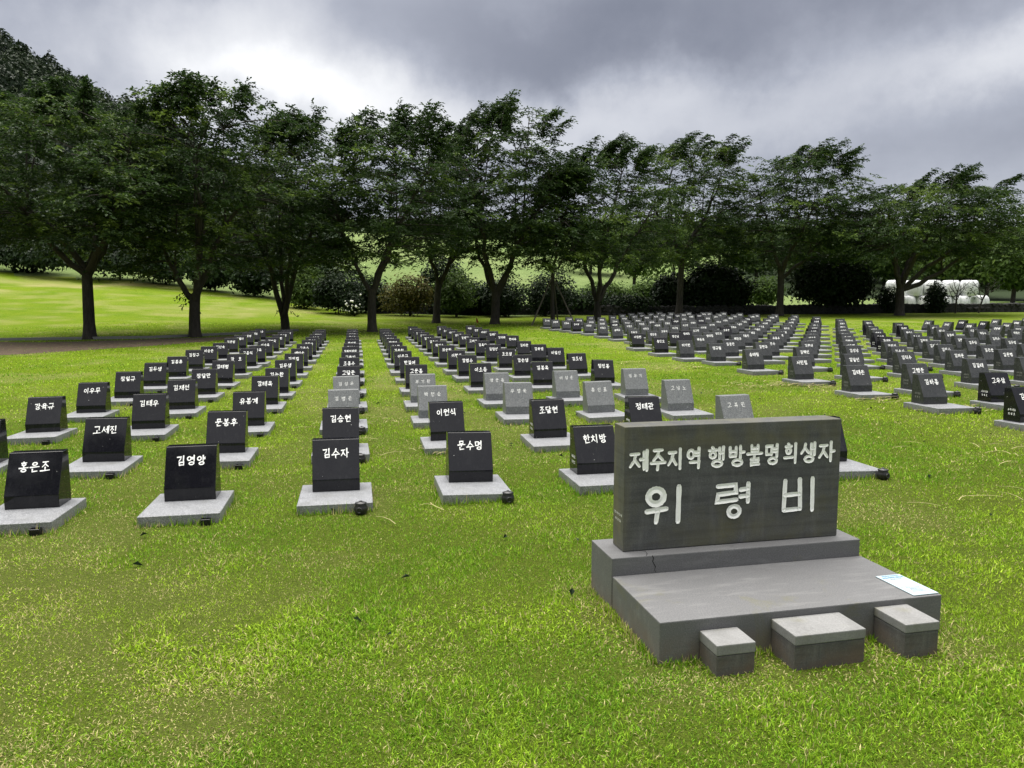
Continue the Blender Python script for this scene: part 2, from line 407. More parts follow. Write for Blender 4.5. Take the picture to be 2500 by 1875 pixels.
def ground_z(X, Y):
    X = np.asarray(X, float); Y = np.asarray(Y, float)
    d = np.hypot(X, Y); az = np.degrees(np.arctan2(X, Y))
    back = np.abs(az) > 120
    a = np.clip(az, -60, 120)
    i = np.clip(np.searchsorted(_LAZ, a) - 1, 0, len(_LAZ) - 2); t = (a - _LAZ[i]) / (_LAZ[i + 1] - _LAZ[i]); t = t * t * (3 - 2 * t)
    ri = np.interp(d, RS, np.arange(len(RS))); k = np.clip(ri.astype(int), 0, len(RS) - 2); fr = ri - k
    p0 = _LP[i, k] * (1 - fr) + _LP[i, k + 1] * fr; p1 = _LP[i + 1, k] * (1 - fr) + _LP[i + 1, k + 1] * fr
    far = p0 * (1 - t) + p1 * t
    d0 = _LD[i] * (1 - t) + _LD[i + 1] * t
    w = sstep(d, d0 - 1, d0 + 7)
    w = np.where((az < -60) | (az > 120), w * sstep(-az if False else 180 - np.abs(az), 0, 60), w)
    return plot_z(X, Y) * (1 - w) + far * w
def gz(x, y): return float(ground_z(x, y))
def px_point(px, d):
    """point at distance d (along the view axis, on the ground) under a column of the photograph"""
    x = (px - 1250) / 1878 * d
    return x, d
# ------------------------------------------------------------------ ground sheet
def mk_lawn():
    m, nt, p, o = mat_new('lawn'); b = NB(nt)
    big = b.noise(.35, 4, .6, 'World'); mid = b.noise(2.2, 5, .65, 'World'); fine = b.noise(34, 4, .75, 'World')
    c = b.mix(b.ramp(big, [(.35, 0.), (.65, 1.)]), (.118, .205, .010), (.170, .250, .012))
    c = b.mix(b.ramp(mid, [(.45, 0.), (.75, .75)]), c, (.23, .26, .03))
    c = b.mix(b.ramp(fine, [(.38, .75), (.62, 0.)]), c, (.085, .150, .010))
    c = b.mix(b.ramp(b.noise(110, 2, .8, 'World'), [(.5, 0.), (.75, .5)]), c, (.28, .32, .035))
    sep = b.N('ShaderNodeSeparateColor'); b.L(b.attr('tint'), sep.inputs[0])
    c = b.mix(sep.outputs[0], c, (.36, .31, .15))          # straw
    # thatch and soil close up, between the modelled blades; also the painted tree shade
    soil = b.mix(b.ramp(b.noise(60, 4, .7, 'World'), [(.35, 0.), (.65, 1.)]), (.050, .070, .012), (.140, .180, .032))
    c = b.mix(sep.outputs[1], c, soil)  # soil colour, also used as painted tree shade
    b.put(p.inputs['Base Color'], c); p.inputs['Roughness'].default_value = .95; p.inputs['Specular IOR Level'].default_value = .03
    b.put(p.inputs['Normal'], b.bump(b.math('ADD', fine, b.noise(90, 3, .8, 'World')), .9, .05)); return m
def mk_meadow():
    m, nt, p, o = mat_new('meadow'); b = NB(nt)
    c = b.mix(b.ramp(b.noise(.05, 4, .6, 'World'), [(.35, 0.), (.65, 1.)]), (.150, .215, .072), (.205, .260, .100))
    c = b.mix(b.ramp(b.noise(.9, 5, .7, 'World'), [(.42, 0.), (.75, .5)]), c, (.105, .16, .055))
    b.put(p.inputs['Base Color'], c); p.inputs['Roughness'].default_value = .95; p.inputs['Specular IOR Level'].default_value = .03
    b.put(p.inputs['Normal'], b.bump(b.noise(3, 5, .8, 'World'), 1., .3)); return m
M['lawn'], M['meadow'] = mk_lawn(), mk_meadow()
M['floor'] = simple('wood_floor', (.022, .034, .014), .95, .1)
def straw_amount(X, Y):
    """dry patches of the lawn"""
    u, v = uv(X, Y)
    s = .75 * sstep(fbm(X, Y, .8, 11, 4), .50, .68) * (.45 + .55 * (np.hypot(X, Y) < 7))
    s = s + .5 * np.exp(-((v - 5.5) / 3.5) ** 2) * np.exp(-((u - 4.3) / 2.2) ** 2) * sstep(fbm(X, Y, 1.3, 21, 3), .35, .65)
    # worn grass round the monument's foot
    mu, mv = (X - .693) * .974 + (Y - 3.469) * .227, -(X - .693) * .227 + (Y - 3.469) * .974
    dd = np.maximum(np.maximum(-mu, mu - 1.56), np.maximum(-.2 - mv, mv - .98))
    s = s + .75 * (1 - sstep(dd, .02, .32)) * (.4 + .6 * vnoise(X, Y, 5, 31))
    # dry band high on the far slope
    d = np.hypot(X, Y); az = np.degrees(np.arctan2(X, Y))
    s = s + 1. * np.exp(-((d - 70 - (az + 28) * .6) / 4.5) ** 2) * (az < -12) * .6 * sstep(fbm(X * .6, Y, .30, 41, 3), .42, .62) + .35 * np.exp(-((d - 54) / 3.) ** 2) * (az < -14) * sstep(fbm(X * .5, Y, .4, 45, 3), .48, .62)
    return np.clip(s, 0, 1)
TREES = [
    # label, px, dist, H, cb, rad, off, trunk r, fork, limbs, lean
    ('largest tree of the row, by the soil bed with straight single trunk', 220, 33.0, 10.3, 3.9, 5.6, -.6, .235, 3.0, 5, .00, 150),
    ('tall tree by the kerb, trunk forking low, crown top standing above others', 477, 34.1, 11.2, 3.6, 4.3, .5, .245, 1.9, 4, .03, 120),
    ('dark tree behind the near plot with two leaning trunks in a V', 698, 40.2, 10.9, 3.2, 4.0, .3, .23, .9, 4, -.05, 100),
    ('broad tree with wide Y fork behind the near plot files', 910, 38.1, 10.5, 3.6, 4.3, 1.0, .225, 2.1, 3, .02, 110),
    ('slender leaning tree rising past the yellowish maple bush', 1065, 46.5, 10.9, 3.8, 3.4, .6, .22, 2.4, 3, .07, 80),
    ('tall windswept tree with thick twin trunk beside the orange flag', 1207, 43.9, 12.3, 4.0, 4.4, .5, .27, 1.8, 4, .04, 120),
    ('young thin tree held by wooden props', 1350, 43.0, 8.6, 3.2, 2.9, .2, .12, 3.2, 3, .00, 55),
    ('tree with limbs splaying low above the first far stones', 1458, 46.3, 10.5, 3.5, 3.9, .2, .225, 1.2, 4, .00, 90),
    ('windswept tree beside the first clipped dark bush', 1656, 55.0, 12.7, 4.4, 4.6, .6, .23, 4.2, 4, .03, 110),
    ('windswept tree between the two clipped dark bushes', 1900, 54.5, 11.8, 4.4, 5.0, 1.4, .24, 3.0, 4, .00, 110),
    ('spreading flat-topped tree before the white bales', 2192, 53.6, 9.6, 4.5, 6.6, 2.2, .30, 1.9, 6, .00, 150),
]

def build_ground():
    rad = np.concatenate([[.01], np.geomspace(.6, 12, 40), np.linspace(12.4, 70, 130), np.geomspace(71.5, 900, 70)])
    ang = np.radians(np.concatenate([np.linspace(-50, 50, 151), np.linspace(53, 307, 86)]))
    RR, AA = np.meshgrid(rad, ang, indexing='ij'); X = RR * np.sin(AA); Y = RR * np.cos(AA); Z = ground_z(X, Y)
    nr, na = RR.shape; idx = np.arange(nr * na).reshape(nr, na)
    a, b_ = idx[:-1, :], idx[1:, :]
    f = np.stack([a, b_, np.roll(b_, -1, 1), np.roll(a, -1, 1)], -1).reshape(-1, 4)[:, ::-1]
    cols = np.zeros((nr * na, 3), np.float32); cols[:, 0] = (straw_amount(X, Y) * (.40 + .45 * sstep(RR, 5, 16))).ravel()
    bare = (1 - sstep(RR, 7, 22)) * .75
    for _, px, D, *_r in TREES:                       # thin, worn grass under the crowns, with tree shade painted in
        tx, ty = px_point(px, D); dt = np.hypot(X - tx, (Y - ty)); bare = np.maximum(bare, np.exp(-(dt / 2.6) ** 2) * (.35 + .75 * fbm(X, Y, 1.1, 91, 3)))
    wd = np.abs((X + 9.5) * -.135 + (Y - 53.3) * .99); bare = np.maximum(bare, (1 - sstep(wd, 1.5, 7)) * (X > -12) * .75)   # rough strip along the wall, darkened as painted tree shade
    cols[:, 1] = np.clip(bare, 0, 1).ravel()  # bare soil, worn grass and painted tree shade together
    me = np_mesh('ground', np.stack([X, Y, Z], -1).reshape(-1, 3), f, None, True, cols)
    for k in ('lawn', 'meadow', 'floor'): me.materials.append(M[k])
    rc = (RR[:-1] + RR[1:]).ravel() / 2; ac = np.degrees(np.arctan2(np.sin(AA[:-1]), np.cos(AA[:-1]))).ravel()
    lim = np.interp(ac, [-60, -34, -25, -19, -10.5, 0, 13, 34], [80, 79, 71.5, 63, 54, 52, 60, 72])
    mi = np.where(rc < lim, 0, 1)
    mi = np.where((rc > 88) & (ac < -14), 2, mi); mi = np.where((rc > 230), 2, mi)
    mi = np.where((rc > 92) & (ac > 16), 2, mi)
    me.polygons.foreach_set('material_index', mi.astype(np.int32))
    tag(link('ground', me), 'mown lawn rising to meadow and wooded hills behind', kind='structure')
build_ground()

# soil bed and concrete edging under the first trees of the row
def strip(name, top, bot, mat, lift, n=60, jit=0.0):
    """a sheet between two lines of (x, y) knots, laid on the ground"""
    t = np.linspace(0, 1, n)
    def line(kn):
        kn = np.array(kn, float); s = np.linspace(0, 1, len(kn)); return np.stack([np.interp(t, s, kn[:, 0]), np.interp(t, s, kn[:, 1])], 1)
    A, B = line(top), line(bot)
    A[:, 1] += jit * (vnoise(A[:, 0], A[:, 1] * 0, 1.3, 3) - .5); B[:, 1] += jit * (vnoise(B[:, 0], B[:, 1] * 0, 1.1, 4) - .5) * 2
    m = 9; V = []; F = []
    for j in range(m):
        P = A + (B - A) * j / (m - 1); V.append(np.column_stack([P, ground_z(P[:, 0], P[:, 1]) + (lift if 0 < j < m - 1 else -.01)]))
    V = np.concatenate(V)
    for j in range(m - 1):
        i = np.arange(n - 1) + j * n; F.append(np.stack([i, i + n, i + n + 1, i + 1], 1))
    return np_mesh(name, V, np.concatenate(F), mat, True)
def mk_soil():
    m, nt, p, o = mat_new('dry_soil'); b = NB(nt)
    c = b.ramp(b.noise(5, 6, .75, 'World'), [(.3, (.045, .031, .019)), (.55, (.10, .070, .042)), (.75, (.19, .135, .08))])
    c = b.mix(b.ramp(b.noise(1.2, 5, .7, 'World'), [(.58, 0.), (.75, .8)]), c, (.09, .14, .015))
    b.put(p.inputs['Base Color'], c); p.inputs['Roughness'].default_value = 1.
    b.put(p.inputs['Normal'], b.bump(b.noise(14, 5, .8, 'World'), 1., .06)); return m
M['soil'] = mk_soil()
tag(link('soil_bed', strip('soil_bed', [(-27, 31.0), (-18, 31.6), (-13.5, 33.2), (-10.6, 37.2)], [(-25, 19.6), (-15.6, 23.4), (-12.6, 28.5), (-11.2, 34.0), (-10.3, 36.6)], M['soil'], .03, 70, .8)), 'brown bare soil strip below the first trees', kind='structure')
def edging():
    pts = np.array([(-30, 31.6), (-22, 32.3), (-15.5, 33.2), (-12.6, 36.6), (-10.9, 39.2)], float)
    t = np.linspace(0, 4, 60); P = np.stack([np.interp(t, range(5), pts[:, 0]), np.interp(t, range(5), pts[:, 1])], 1)
    bm = bmesh.new(); prev = None
    for i, (x, y) in enumerate(P):
        d = P[min(i + 1, 59)] - P[max(i - 1, 0)]; d /= np.hypot(*d); nx, ny = -d[1] * .07, d[0] * .07; z = gz(x, y)
        ring = [bm.verts.new(q) for q in ((x - nx, y - ny, z - .1), (x - nx, y - ny, z + .11), (x + nx, y + ny, z + .11), (x + nx, y + ny, z - .1))]
        if prev:
            for k in range(4): bm.faces.new((prev[k], prev[(k + 1) % 4], ring[(k + 1) % 4], ring[k]))
        prev = ring
    tag(link('kerb', bm_mesh('kerb', bm, M['concrete'])), 'low concrete edging behind the soil strip', kind='structure')
edging()

# ------------------------------------------------------------------ Hangul lettering, stroke by stroke
INI = 'ㄱㄲㄴㄷㄸㄹㅁㅂㅃㅅㅆㅇㅈㅉㅊㅋㅌㅍㅎ'
MED = 'ㅏㅐㅑㅒㅓㅔㅕㅖㅗㅘㅙㅚㅛㅜㅝㅞㅟㅠㅡㅢㅣ'
FIN = ['', 'ㄱ', 'ㄲ', 'ㄳ', 'ㄴ', 'ㄵ', 'ㄶ', 'ㄷ', 'ㄹ', 'ㄺ', 'ㄻ', 'ㄼ', 'ㄽ', 'ㄾ', 'ㄿ', 'ㅀ', 'ㅁ', 'ㅂ', 'ㅄ', 'ㅅ', 'ㅆ', 'ㅇ', 'ㅈ', 'ㅊ', 'ㅋ', 'ㅌ', 'ㅍ', 'ㅎ']
def ring(cx, cy, rx, ry, n=12): return [(cx + rx * math.sin(2 * PI * k / n), cy + ry * math.cos(2 * PI * k / n)) for k in range(n + 1)]
PI = math.pi
CONS = {
    'ㄱ': [[(.05, .88), (.92, .90), (.80, .45), (.45, .02)]], 'ㄱf': [[(.0, .85), (.95, .88), (.92, .0)]],
    'ㄴ': [[(.12, 1.), (.12, .12), (.98, .2)]], 'ㄷ': [[(.08, .92), (.9, .95)], [(.12, .92), (.12, .1), (.98, .15)]],
    'ㄹ': [[(.08, .95), (.9, .97), (.88, .55), (.12, .52), (.1, .06), (.98, .1)]],
    'ㅁ': [[(.12, .95), (.14, .05)], [(.12, .93), (.9, .95), (.86, .03)], [(.14, .08), (.86, .1)]],
    'ㅂ': [[(.14, 1.), (.16, .03)], [(.86, 1.), (.84, .03)], [(.16, .55), (.84, .57)], [(.16, .07), (.84, .08)]],
    'ㅅ': [[(.52, 1.), (.40, .5), (.02, .02)], [(.45, .6), (.98, .05)]], 'ㅇ': [ring(.5, .48, .42, .42)],
    'ㅈ': [[(.06, .93), (.92, .96)], [(.58, .93), (.42, .45), (.02, .02)], [(.47, .52), (.98, .03)]],
    'ㅊ': [[(.45, 1.08), (.56, .95)], [(.06, .78), (.92, .82)], [(.55, .78), (.4, .38), (.02, .0)], [(.46, .46), (.98, .0)]],
    'ㅋ': [[(.05, .9), (.92, .92), (.8, .45), (.45, .02)], [(.05, .5), (.82, .54)]],
    'ㅌ': [[(.08, .95), (.9, .97)], [(.12, .53), (.86, .55)], [(.12, .95), (.12, .08), (.98, .12)]],
    'ㅍ': [[(.03, .93), (.97, .96)], [(.3, .93), (.34, .1)], [(.72, .94), (.67, .1)], [(.0, .06), (1., .1)]],
    'ㅎ': [[(.42, 1.08), (.56, .97)], [(.05, .76), (.95, .8)], ring(.5, .3, .33, .3)],
}
for _d, _c in (('ㄲ', 'ㄱf'), ('ㄸ', 'ㄷ'), ('ㅃ', 'ㅂ'), ('ㅆ', 'ㅅ'), ('ㅉ', 'ㅈ')):
    CONS[_d] = [[(x * .46 + o, y) for x, y in st] for o in (0, .54) for st in CONS[_c]]
VV = {'ㅣ': ([.5], [], 0), 'ㅏ': ([.4], [(.4, .95, .5)], 0), 'ㅑ': ([.4], [(.4, .95, .62), (.4, .95, .38)], 0), 'ㅓ': ([.68], [(.05, .68, .55)], 0), 'ㅕ': ([.68], [(.05, .68, .66), (.05, .68, .42)], 0),
      'ㅐ': ([.3, .82], [(.3, .82, .52)], 0), 'ㅒ': ([.3, .82], [(.3, .82, .62), (.3, .82, .4)], 0), 'ㅔ': ([.5, .9], [(.0, .5, .55)], 0), 'ㅖ': ([.5, .9], [(.0, .5, .65), (.0, .5, .42)], 0)}
HV = {'ㅗ': (.15, [.5], 1), 'ㅛ': (.15, [.34, .66], 1), 'ㅜ': (.8, [.5], -1), 'ㅠ': (.8, [.33, .67], -1), 'ㅡ': (.5, [], 0)}
COMP = {'ㅘ': 'ㅗㅏ', 'ㅙ': 'ㅗㅐ', 'ㅚ': 'ㅗㅣ', 'ㅝ': 'ㅜㅓ', 'ㅞ': 'ㅜㅔ', 'ㅟ': 'ㅜㅣ', 'ㅢ': 'ㅡㅣ'}
def _fit(st, b): return [[(b[0] + x * (b[2] - b[0]), b[1] + y * (b[3] - b[1])) for x, y in s] for s in st]
def _vv(j, b):
    xs, tk, _ = VV[j]; st = []
    for i, x in enumerate(xs): st.append([(x, 1. - (.08 if len(xs) > 1 and i == 0 else 0)), (x, .0 + (.06 if len(xs) > 1 and i == 0 else 0))])
    st += [[(a, y), (c, y + .02)] for a, c, y in tk]
    return _fit(st, b)
def _hv(j, b):
    y, xs, up = HV[j]; st = [[(0, y), (1, y + .06)]]
    for x in xs: st.append([(x, 1.0), (x, y)] if up > 0 else [(x, y), (x - .04, .0)])
    return _fit(st, b)
def syllable(ch):
    c = ord(ch) - 0xAC00
    if c < 0 or c > 11171: return [[(.2, .5), (.8, .5)]] if ch == '-' else []
    i, m, f = INI[c // 588], MED[c % 588 // 28], FIN[c % 28]
    st = []
    if m in VV:
        ib, vb, fb = ((.02, .46, .54, .95), (.56, .36, 1., 1.), (.22, .0, .9, .34)) if f else ((.0, .2, .54, .86), (.58, .0, 1., 1.), None)
        st += _fit(CONS[i], ib) + _vv(m, vb)
    elif m in HV:
        ib, vb, fb = ((.2, .66, .8, 1.), (.0, .36, 1., .62), (.2, .0, .82, .30)) if f else ((.16, .46, .84, 1.), (.0, .0, 1., .42), None)
        st += _fit(CONS['ㄱf' if i == 'ㄱ' else i], ib) + _hv(m, vb)
    else:
        a, v = COMP[m]
        ib, hb, vb, fb = ((.04, .66, .54, .98), (.0, .38, .60, .62), (.62, .34, 1., 1.), (.2, .0, .88, .30)) if f else ((.06, .5, .54, .96), (.0, .1, .62, .45), (.64, .0, 1., 1.), None)
        st += _fit(CONS['ㄱf' if i == 'ㄱ' else i], ib) + _hv(a, hb) + _vv(v, vb)
    if f: st += _fit(CONS['ㄱf' if f == 'ㄱ' else f], fb)
    return st
def ribbon(pts, w, depth=0.0, base=0.0, rounded=False, taper=(1.2, .75), wob=0.0, r=rnd):
    """2-D stroke -> (verts (x,y,h), faces); rounded ones are grooves with soft ends"""
    P = np.array(pts, float); closed = np.hypot(*(P[0] - P[-1])) < 1e-6
    if rounded:
        Q = [P[0]]
        for a, b in zip(P[:-1], P[1:]):
            n = max(2, int(np.hypot(*(b - a)) / (w * .7)))
            for k in range(1, n + 1): Q.append(a + (b - a) * k / n)
        P = np.array(Q)
    n = len(P); T = np.zeros_like(P)
    T[1:-1] = P[2:] - P[:-2]; T[0] = P[1] - P[0]; T[-1] = P[-1] - P[-2]
    if closed: T[0] = T[-1] = P[1] - P[-2]
    T /= np.maximum(np.hypot(T[:, 0], T[:, 1]), 1e-9)[:, None]
    Nn = np.stack([-T[:, 1], T[:, 0]], 1)
    t = np.linspace(0, 1, n); W = np.full(n, w / 2)
    if not closed: W = W * (taper[0] + (taper[1] - taper[0]) * t)
    # widen at sharp turns (mitre)
    for k in range(1, n - 1):
        a = P[k] - P[k - 1]; b = P[k + 1] - P[k]; ca = np.dot(a, b) / max(1e-9, np.hypot(*a) * np.hypot(*b)); W[k] *= min(1.45, 1 / max(.5, math.sqrt(max(0., (1 + ca) / 2))))
    if wob: W = W * np.array([1 + wob * (r.random() - .5) for _ in range(n)])
    if not closed:
        e0, e1 = P[0] - T[0] * w * .42, P[-1] + T[-1] * w * .42
        f = .55 if rounded else .62
        P = np.vstack([e0, P, e1]); Nn = np.vstack([Nn[:1], Nn, Nn[-1:]]); W = np.concatenate([[W[0] * f], W, [W[-1] * f]]); n += 2
    V = []; F = []
    if depth:
        h = [base + depth, base, base + depth]; k3 = 3
        for i in range(n):
            for s, hh in zip((1, 0, -1), h): V.append((*(P[i] + Nn[i] * W[i] * s), hh if 0 < i < n - 1 or closed or s else base + depth))
    else:
        k3 = 2
        for i in range(n):
            for s in (1, -1): V.append((*(P[i] + Nn[i] * W[i] * s), base))
    for i in range(n - 1):
        for k in range(k3 - 1): F.append((i * k3 + k, i * k3 + k + 1, (i + 1) * k3 + k + 1, (i + 1) * k3 + k))
    return V, F
def text_mesh(name, items, mat, to3d):
    """items: list of (strokes in metres, width, kwargs); to3d maps (x, y, h) to space"""
    V = []; F = []; q = 0
    for st, w, kw in items:
        for s in st:
            v, f = ribbon(s, w, base=kw.get('base', .0005) + .00007 * (q % 9), **{k: x for k, x in kw.items() if k != 'base'}); q += 1
            o = len(V); V += [to3d(*p) for p in v]; F += [tuple(o + i for i in g) for g in f]
    return np_mesh(name, np.array(V), np.array(F), mat)
def line_items(txt, cx, cy, ch, cw, step, w, shear=.05, jit=.0, r=rnd, **kw):
    n = len(txt); out = []
    for i, c in enumerate(txt):
        ox = cx + (i - (n - 1) / 2) * step - cw / 2 + jit * (r.random() - .5); oy = cy - ch / 2 + jit * (r.random() - .5)
        out.append(([[(ox + x * cw, oy + y * ch + shear * ch * (x - .5)) for x, y in s] for s in syllable(c)], w, kw))
    return out

# ------------------------------------------------------------------ the memorial
MON_ROT = R(13.0); MON = (.693, 3.469)
def memorial():
    z0 = gz(*MON)
    root = empty('memorial_monument', (MON[0], MON[1], z0), MON_ROT)
    tag(root, 'weathered grey stone memorial tablet with large white carved lettering on stepped base', 'monument')
    link('platform', box_mesh('platform', (0, 1.557, 0, .632, -.08, .206), M['base_stone'], .006, 2), root)
    pl = link('plinth', box_mesh('plinth', (-.004, 1.552, .634, .978, -.08, .306), M['base_stone'], .006, 2), root)
    tb = link('tablet', box_mesh('tablet', (0, 1.363, 0, .162, 0, .708), M['monument'], .005, 2), root)
    tb.location = (.094, .722, .308)
    # row one, each character in its own box; row two larger
    def s_of(px):
        t = (px - 1518.4) / (2041.9 - 1518.4); return 1.363 * t * 4.313 / (4.633 - t * .32)
    r = random.Random(3); items = []
    row = [('제', 1528.7, 1577.8), ('주', 1579.6, 1620), ('지', 1621.7, 1663.6), ('역', 1667, 1706), ('행', 1718, 1763.7), ('방', 1767, 1812), ('불', 1813, 1854), ('명', 1856, 1894.7), ('희', 1902.8, 1940.6), ('생', 1942.6, 1983.7), ('자', 1987, 2029.6)]
    for ch, a, b in row:
        x0, x1 = s_of(a) + .008, s_of(b) - .008; y0, y1 = .460, .574
        st = [[(x0 + x * (x1 - x0), y0 + y * (y1 - y0)) for x, y in s] for s in syllable(ch)]
        items.append((st, .0185, dict(depth=.003, base=.001, rounded=True, taper=(1.05, .95), wob=.22, r=r)))
    def big(st, a, b, top, bot, w):
        x0, x1 = s_of(a), s_of(b); y1, y0 = .708 * (1 - top), .708 * (1 - bot)
        items.append(([[(x0 + x * (x1 - x0), y0 + y * (y1 - y0)) for x, y in s] for s in st], w, dict(depth=.004, base=.001, rounded=True, taper=(1.05, .95), wob=.16, r=r)))
    big([ring(.30, .72, .20, .185, 18)], 1568.8, 1660, .479, .797, .039)
    big([[(.06, .35), (.58, .40)], [(.35, .36), (.31, .07)], [(.91, .95), (.9, .05)]], 1568.8, 1660, .479, .797, .030)
    big([[(.10, .93), (.58, .95), (.60, .74), (.12, .70), (.09, .49), (.62, .53)], [(.93, .97), (.93, .45)], [(.72, .80), (.93, .83)], [(.72, .61), (.93, .63)]], 1737, 1826.6, .493, .787, .027)
    big([ring(.56, .20, .15, .145, 16)], 1737, 1826.6, .493, .787, .027)
    big([[(.08, .93), (.06, .1)], [(.52, .95), (.56, .1)], [(.08, .52), (.53, .54)], [(.06, .09), (.56, .11)], [(.91, .96), (.93, .05)]], 1903.5, 1983, .478, .774, .028)
    groups = [[it] for it in items[:11]] + [items[11:13], items[13:15], items[15:16]]
    for it in groups:
        link('letter', text_mesh('letter', it, M['paint'], lambda x, y, h: (x, -h, y)), tb)
    side = line_items('건립이천이년사월', .08, .20, .014, .012, .0155, .0018) + line_items('제주도민일동', .08, .165, .014, .012, .0155, .0018)
    link('side_lettering', text_mesh('monument_side_lettering', side, M['paint_worn'], lambda x, y, h: (-h, .162 - x, y)), tb)
    # a black crack runs down the plinth near its hill-side corner
    cr = []
    for j in range(7): cr.append((.232 + .006 * math.sin(j * 2.1) + .004 * j, .306 - .0165 * j))
    V, F = ribbon(cr, .0035, wob=.6); 
    V2, F2 = ribbon([(.20, .634), (.215, .66), (.222, .70), (.19, .725)], .003, wob=.6)
    P = [(x, .634 - .0012, z - 0.0) for x, z, _ in V] + [(x, y + .004, .3072) for x, y, _ in V2]
    link('crack', np_mesh('crack', np.array(P), np.array(F + [tuple(i + len(V) for i in f) for f in F2]), M['hole']), pl)
    def local(x, y, z=0): 
        c, s = math.cos(MON_ROT), math.sin(MON_ROT); return (MON[0] + x * c - y * s, MON[1] + x * s + y * c, z0 + z)
    # three little blocks along its foot
    for name, lab, x0, x1, d, h, cap in (('offering_block', 'smallest capped stone block, standing at the hill-side foot of the memorial', .202, .398, .172, .150, .052), ('offering_block', 'widest capped stone block, standing at the middle of the memorial foot', .58, .953, .204, .172, .050), ('offering_block', 'narrow capped stone block under the white notice on the memorial', 1.155, 1.345, .222, .178, .046)):
        e = empty(name, local(x0, -d - .003), MON_ROT); tag(e, lab, 'stone block', 'capped blocks along the memorial foot')
        link('block_base', box_mesh('block_base', (.002, x1 - x0 - .002, .002, d - .002, -.06, h - cap), M['block'], .003), e)
        link('block_cap', box_mesh('block_cap', (0, x1 - x0, 0, d, h - cap + .002, h), M['cap'], .005, 2), e)
    # printed notice lying on the platform corner
    e = empty('notice_sheet', local(1.398, .012, .2065), R(13.6)); e.scale = (.79, .845, 1); tag(e, 'white laminated printed notice lying on the corner of the memorial platform', 'notice')
    link('board', box_mesh('board', (0, .19, 0, .335, .001, .006), M['paper'], .001), e)
    def flat(x, y, h): return (x, y, .0066 + h)
    link('heading', text_mesh('heading', line_items('행방불명희생자유족회', .10, .315, .012, .011, .0135, .0022) + line_items('유족여러분께안내', .095, .286, .022, .017, .0205, .0030), M['ink_blue'], flat), e)
    link('body_text', text_mesh('body_text', line_items('표석위치안내', .095, .256, .012, .011, .0150, .0018) + sum([line_items(t, .095, y, .010, .009, .0118, .0014) for t, y in (('표석은가나다순으로', .112), ('세워져있습니다', .093), ('관리사무소로문의', .074), ('하여주시기바랍니다', .055))], []), M['ink_grey'], flat), e)
    fr = [[(.02, .132), (.17, .132)], [(.17, .132), (.17, .038)], [(.17, .038), (.02, .038)], [(.02, .038), (.02, .132)]]
    link('text_frame', text_mesh('text_frame', [([s], .0016, {}) for s in fr], M['ink_grey'], flat), e)
memorial()

# ------------------------------------------------------------------ name stones
SLAB_W, SLAB_D, SLAB_H = .60, .72, .085
def slab_mesh():
    bm = bmesh.new(); bm_box(bm, -.30, .30, -.36, .36, -.10, SLAB_H)
    bmesh.ops.bevel(bm, geom=bm.edges[:], offset=.004, segments=1, affect='EDGES'); return bm_mesh('base_slab', bm, M['slab'])
def head_mesh(mat):
    prof = [(.07, .0), (.07, .105), (.222, .425), (.325, .425), (.325, .0)]       # y, z above the slab
    bm = bmesh.new(); hw = .199
    a = [bm.verts.new((-hw, y, z + SLAB_H)) for y, z in prof]; b = [bm.verts.new((hw, y, z + SLAB_H)) for y, z in prof]
    n = len(prof); bm.faces.new(a); bm.faces.new(b[::-1])
    for i in range(n): bm.faces.new((a[i], b[i], b[(i + 1) % n], a[(i + 1) % n]))
    bmesh.ops.recalc_face_normals(bm, faces=bm.faces[:])
    bmesh.ops.bevel(bm, geom=bm.edges[:], offset=.0025, segments=1, affect='EDGES'); return bm_mesh('headstone', bm, mat)
SLAB = slab_mesh(); HEAD = {'b': head_mesh(M['black']), 'd': head_mesh(M['dark']), 'l': head_mesh(M['light'])}
FACE_O = np.array((0, .07, SLAB_H + .105)); FACE_UP = np.array((0, .152, .32)); FL = np.linalg.norm(FACE_UP); FACE_UP = FACE_UP / FL; FACE_N = np.array((0, -.32, .152)) / FL
def on_face(x, y, h): return tuple(FACE_O + np.array((x, 0, 0)) + FACE_UP * y + FACE_N * (h + .0004))
def on_side(x, y, h): return (-.1995 - h, .325 - x, SLAB_H + y)
_tm = {}
def name_mesh(txt, kind):
    k = (txt, kind)
    if k not in _tm:
        r = random.Random(hash_(txt)); t = txt.replace('_', ' ')
        n = len(t); step = .078 if n <= 3 else .062
        if kind == 'l': items = line_items(t, .0, FL * .66, .058, .050, .088, .0058, jit=.004, r=r)
        else: items = line_items(t, .0, FL * .655, .079 if n <= 3 else .062, .065 if n <= 3 else .052, step, .0096, jit=.003, r=r)
        _tm[k] = text_mesh('name_lettering', items, M['paint_worn' if kind == 'l' else 'paint'], on_face)
    return _tm[k]
def hash_(s): return sum(ord(c) * (i * 37 + 11) for i, c in enumerate(s))
_sm = {}
def side_mesh(k, dim):
    if (k, dim) not in _sm:
        nm = SIDE[k]
        items = line_items('-'.join('00'), .05, .305, .016, .013, .016, .003) + line_items('유족대표', .128, .150, .026, .022, .031, .0040) + line_items(nm, .128, .098, .026, .022, .040, .0040)
        _sm[(k, dim)] = text_mesh('side_lettering', items, M['paint_dim' if dim else 'paint'], on_side)
    return _sm[(k, dim)]
SIDE = ['고창옥', '김태종', '김정호', '강민수', '이동수', '양영호']
ORD = ['first', 'second', 'third', 'fourth', 'fifth', 'sixth', 'seventh', 'eighth', 'ninth', 'tenth', 'eleventh', 'twelfth', 'thirteenth', 'fourteenth', 'fifteenth', 'sixteenth', 'seventeenth', 'eighteenth']
KIND = {'b': 'polished black', 'd': 'dark grey', 'l': 'speckled light grey'}
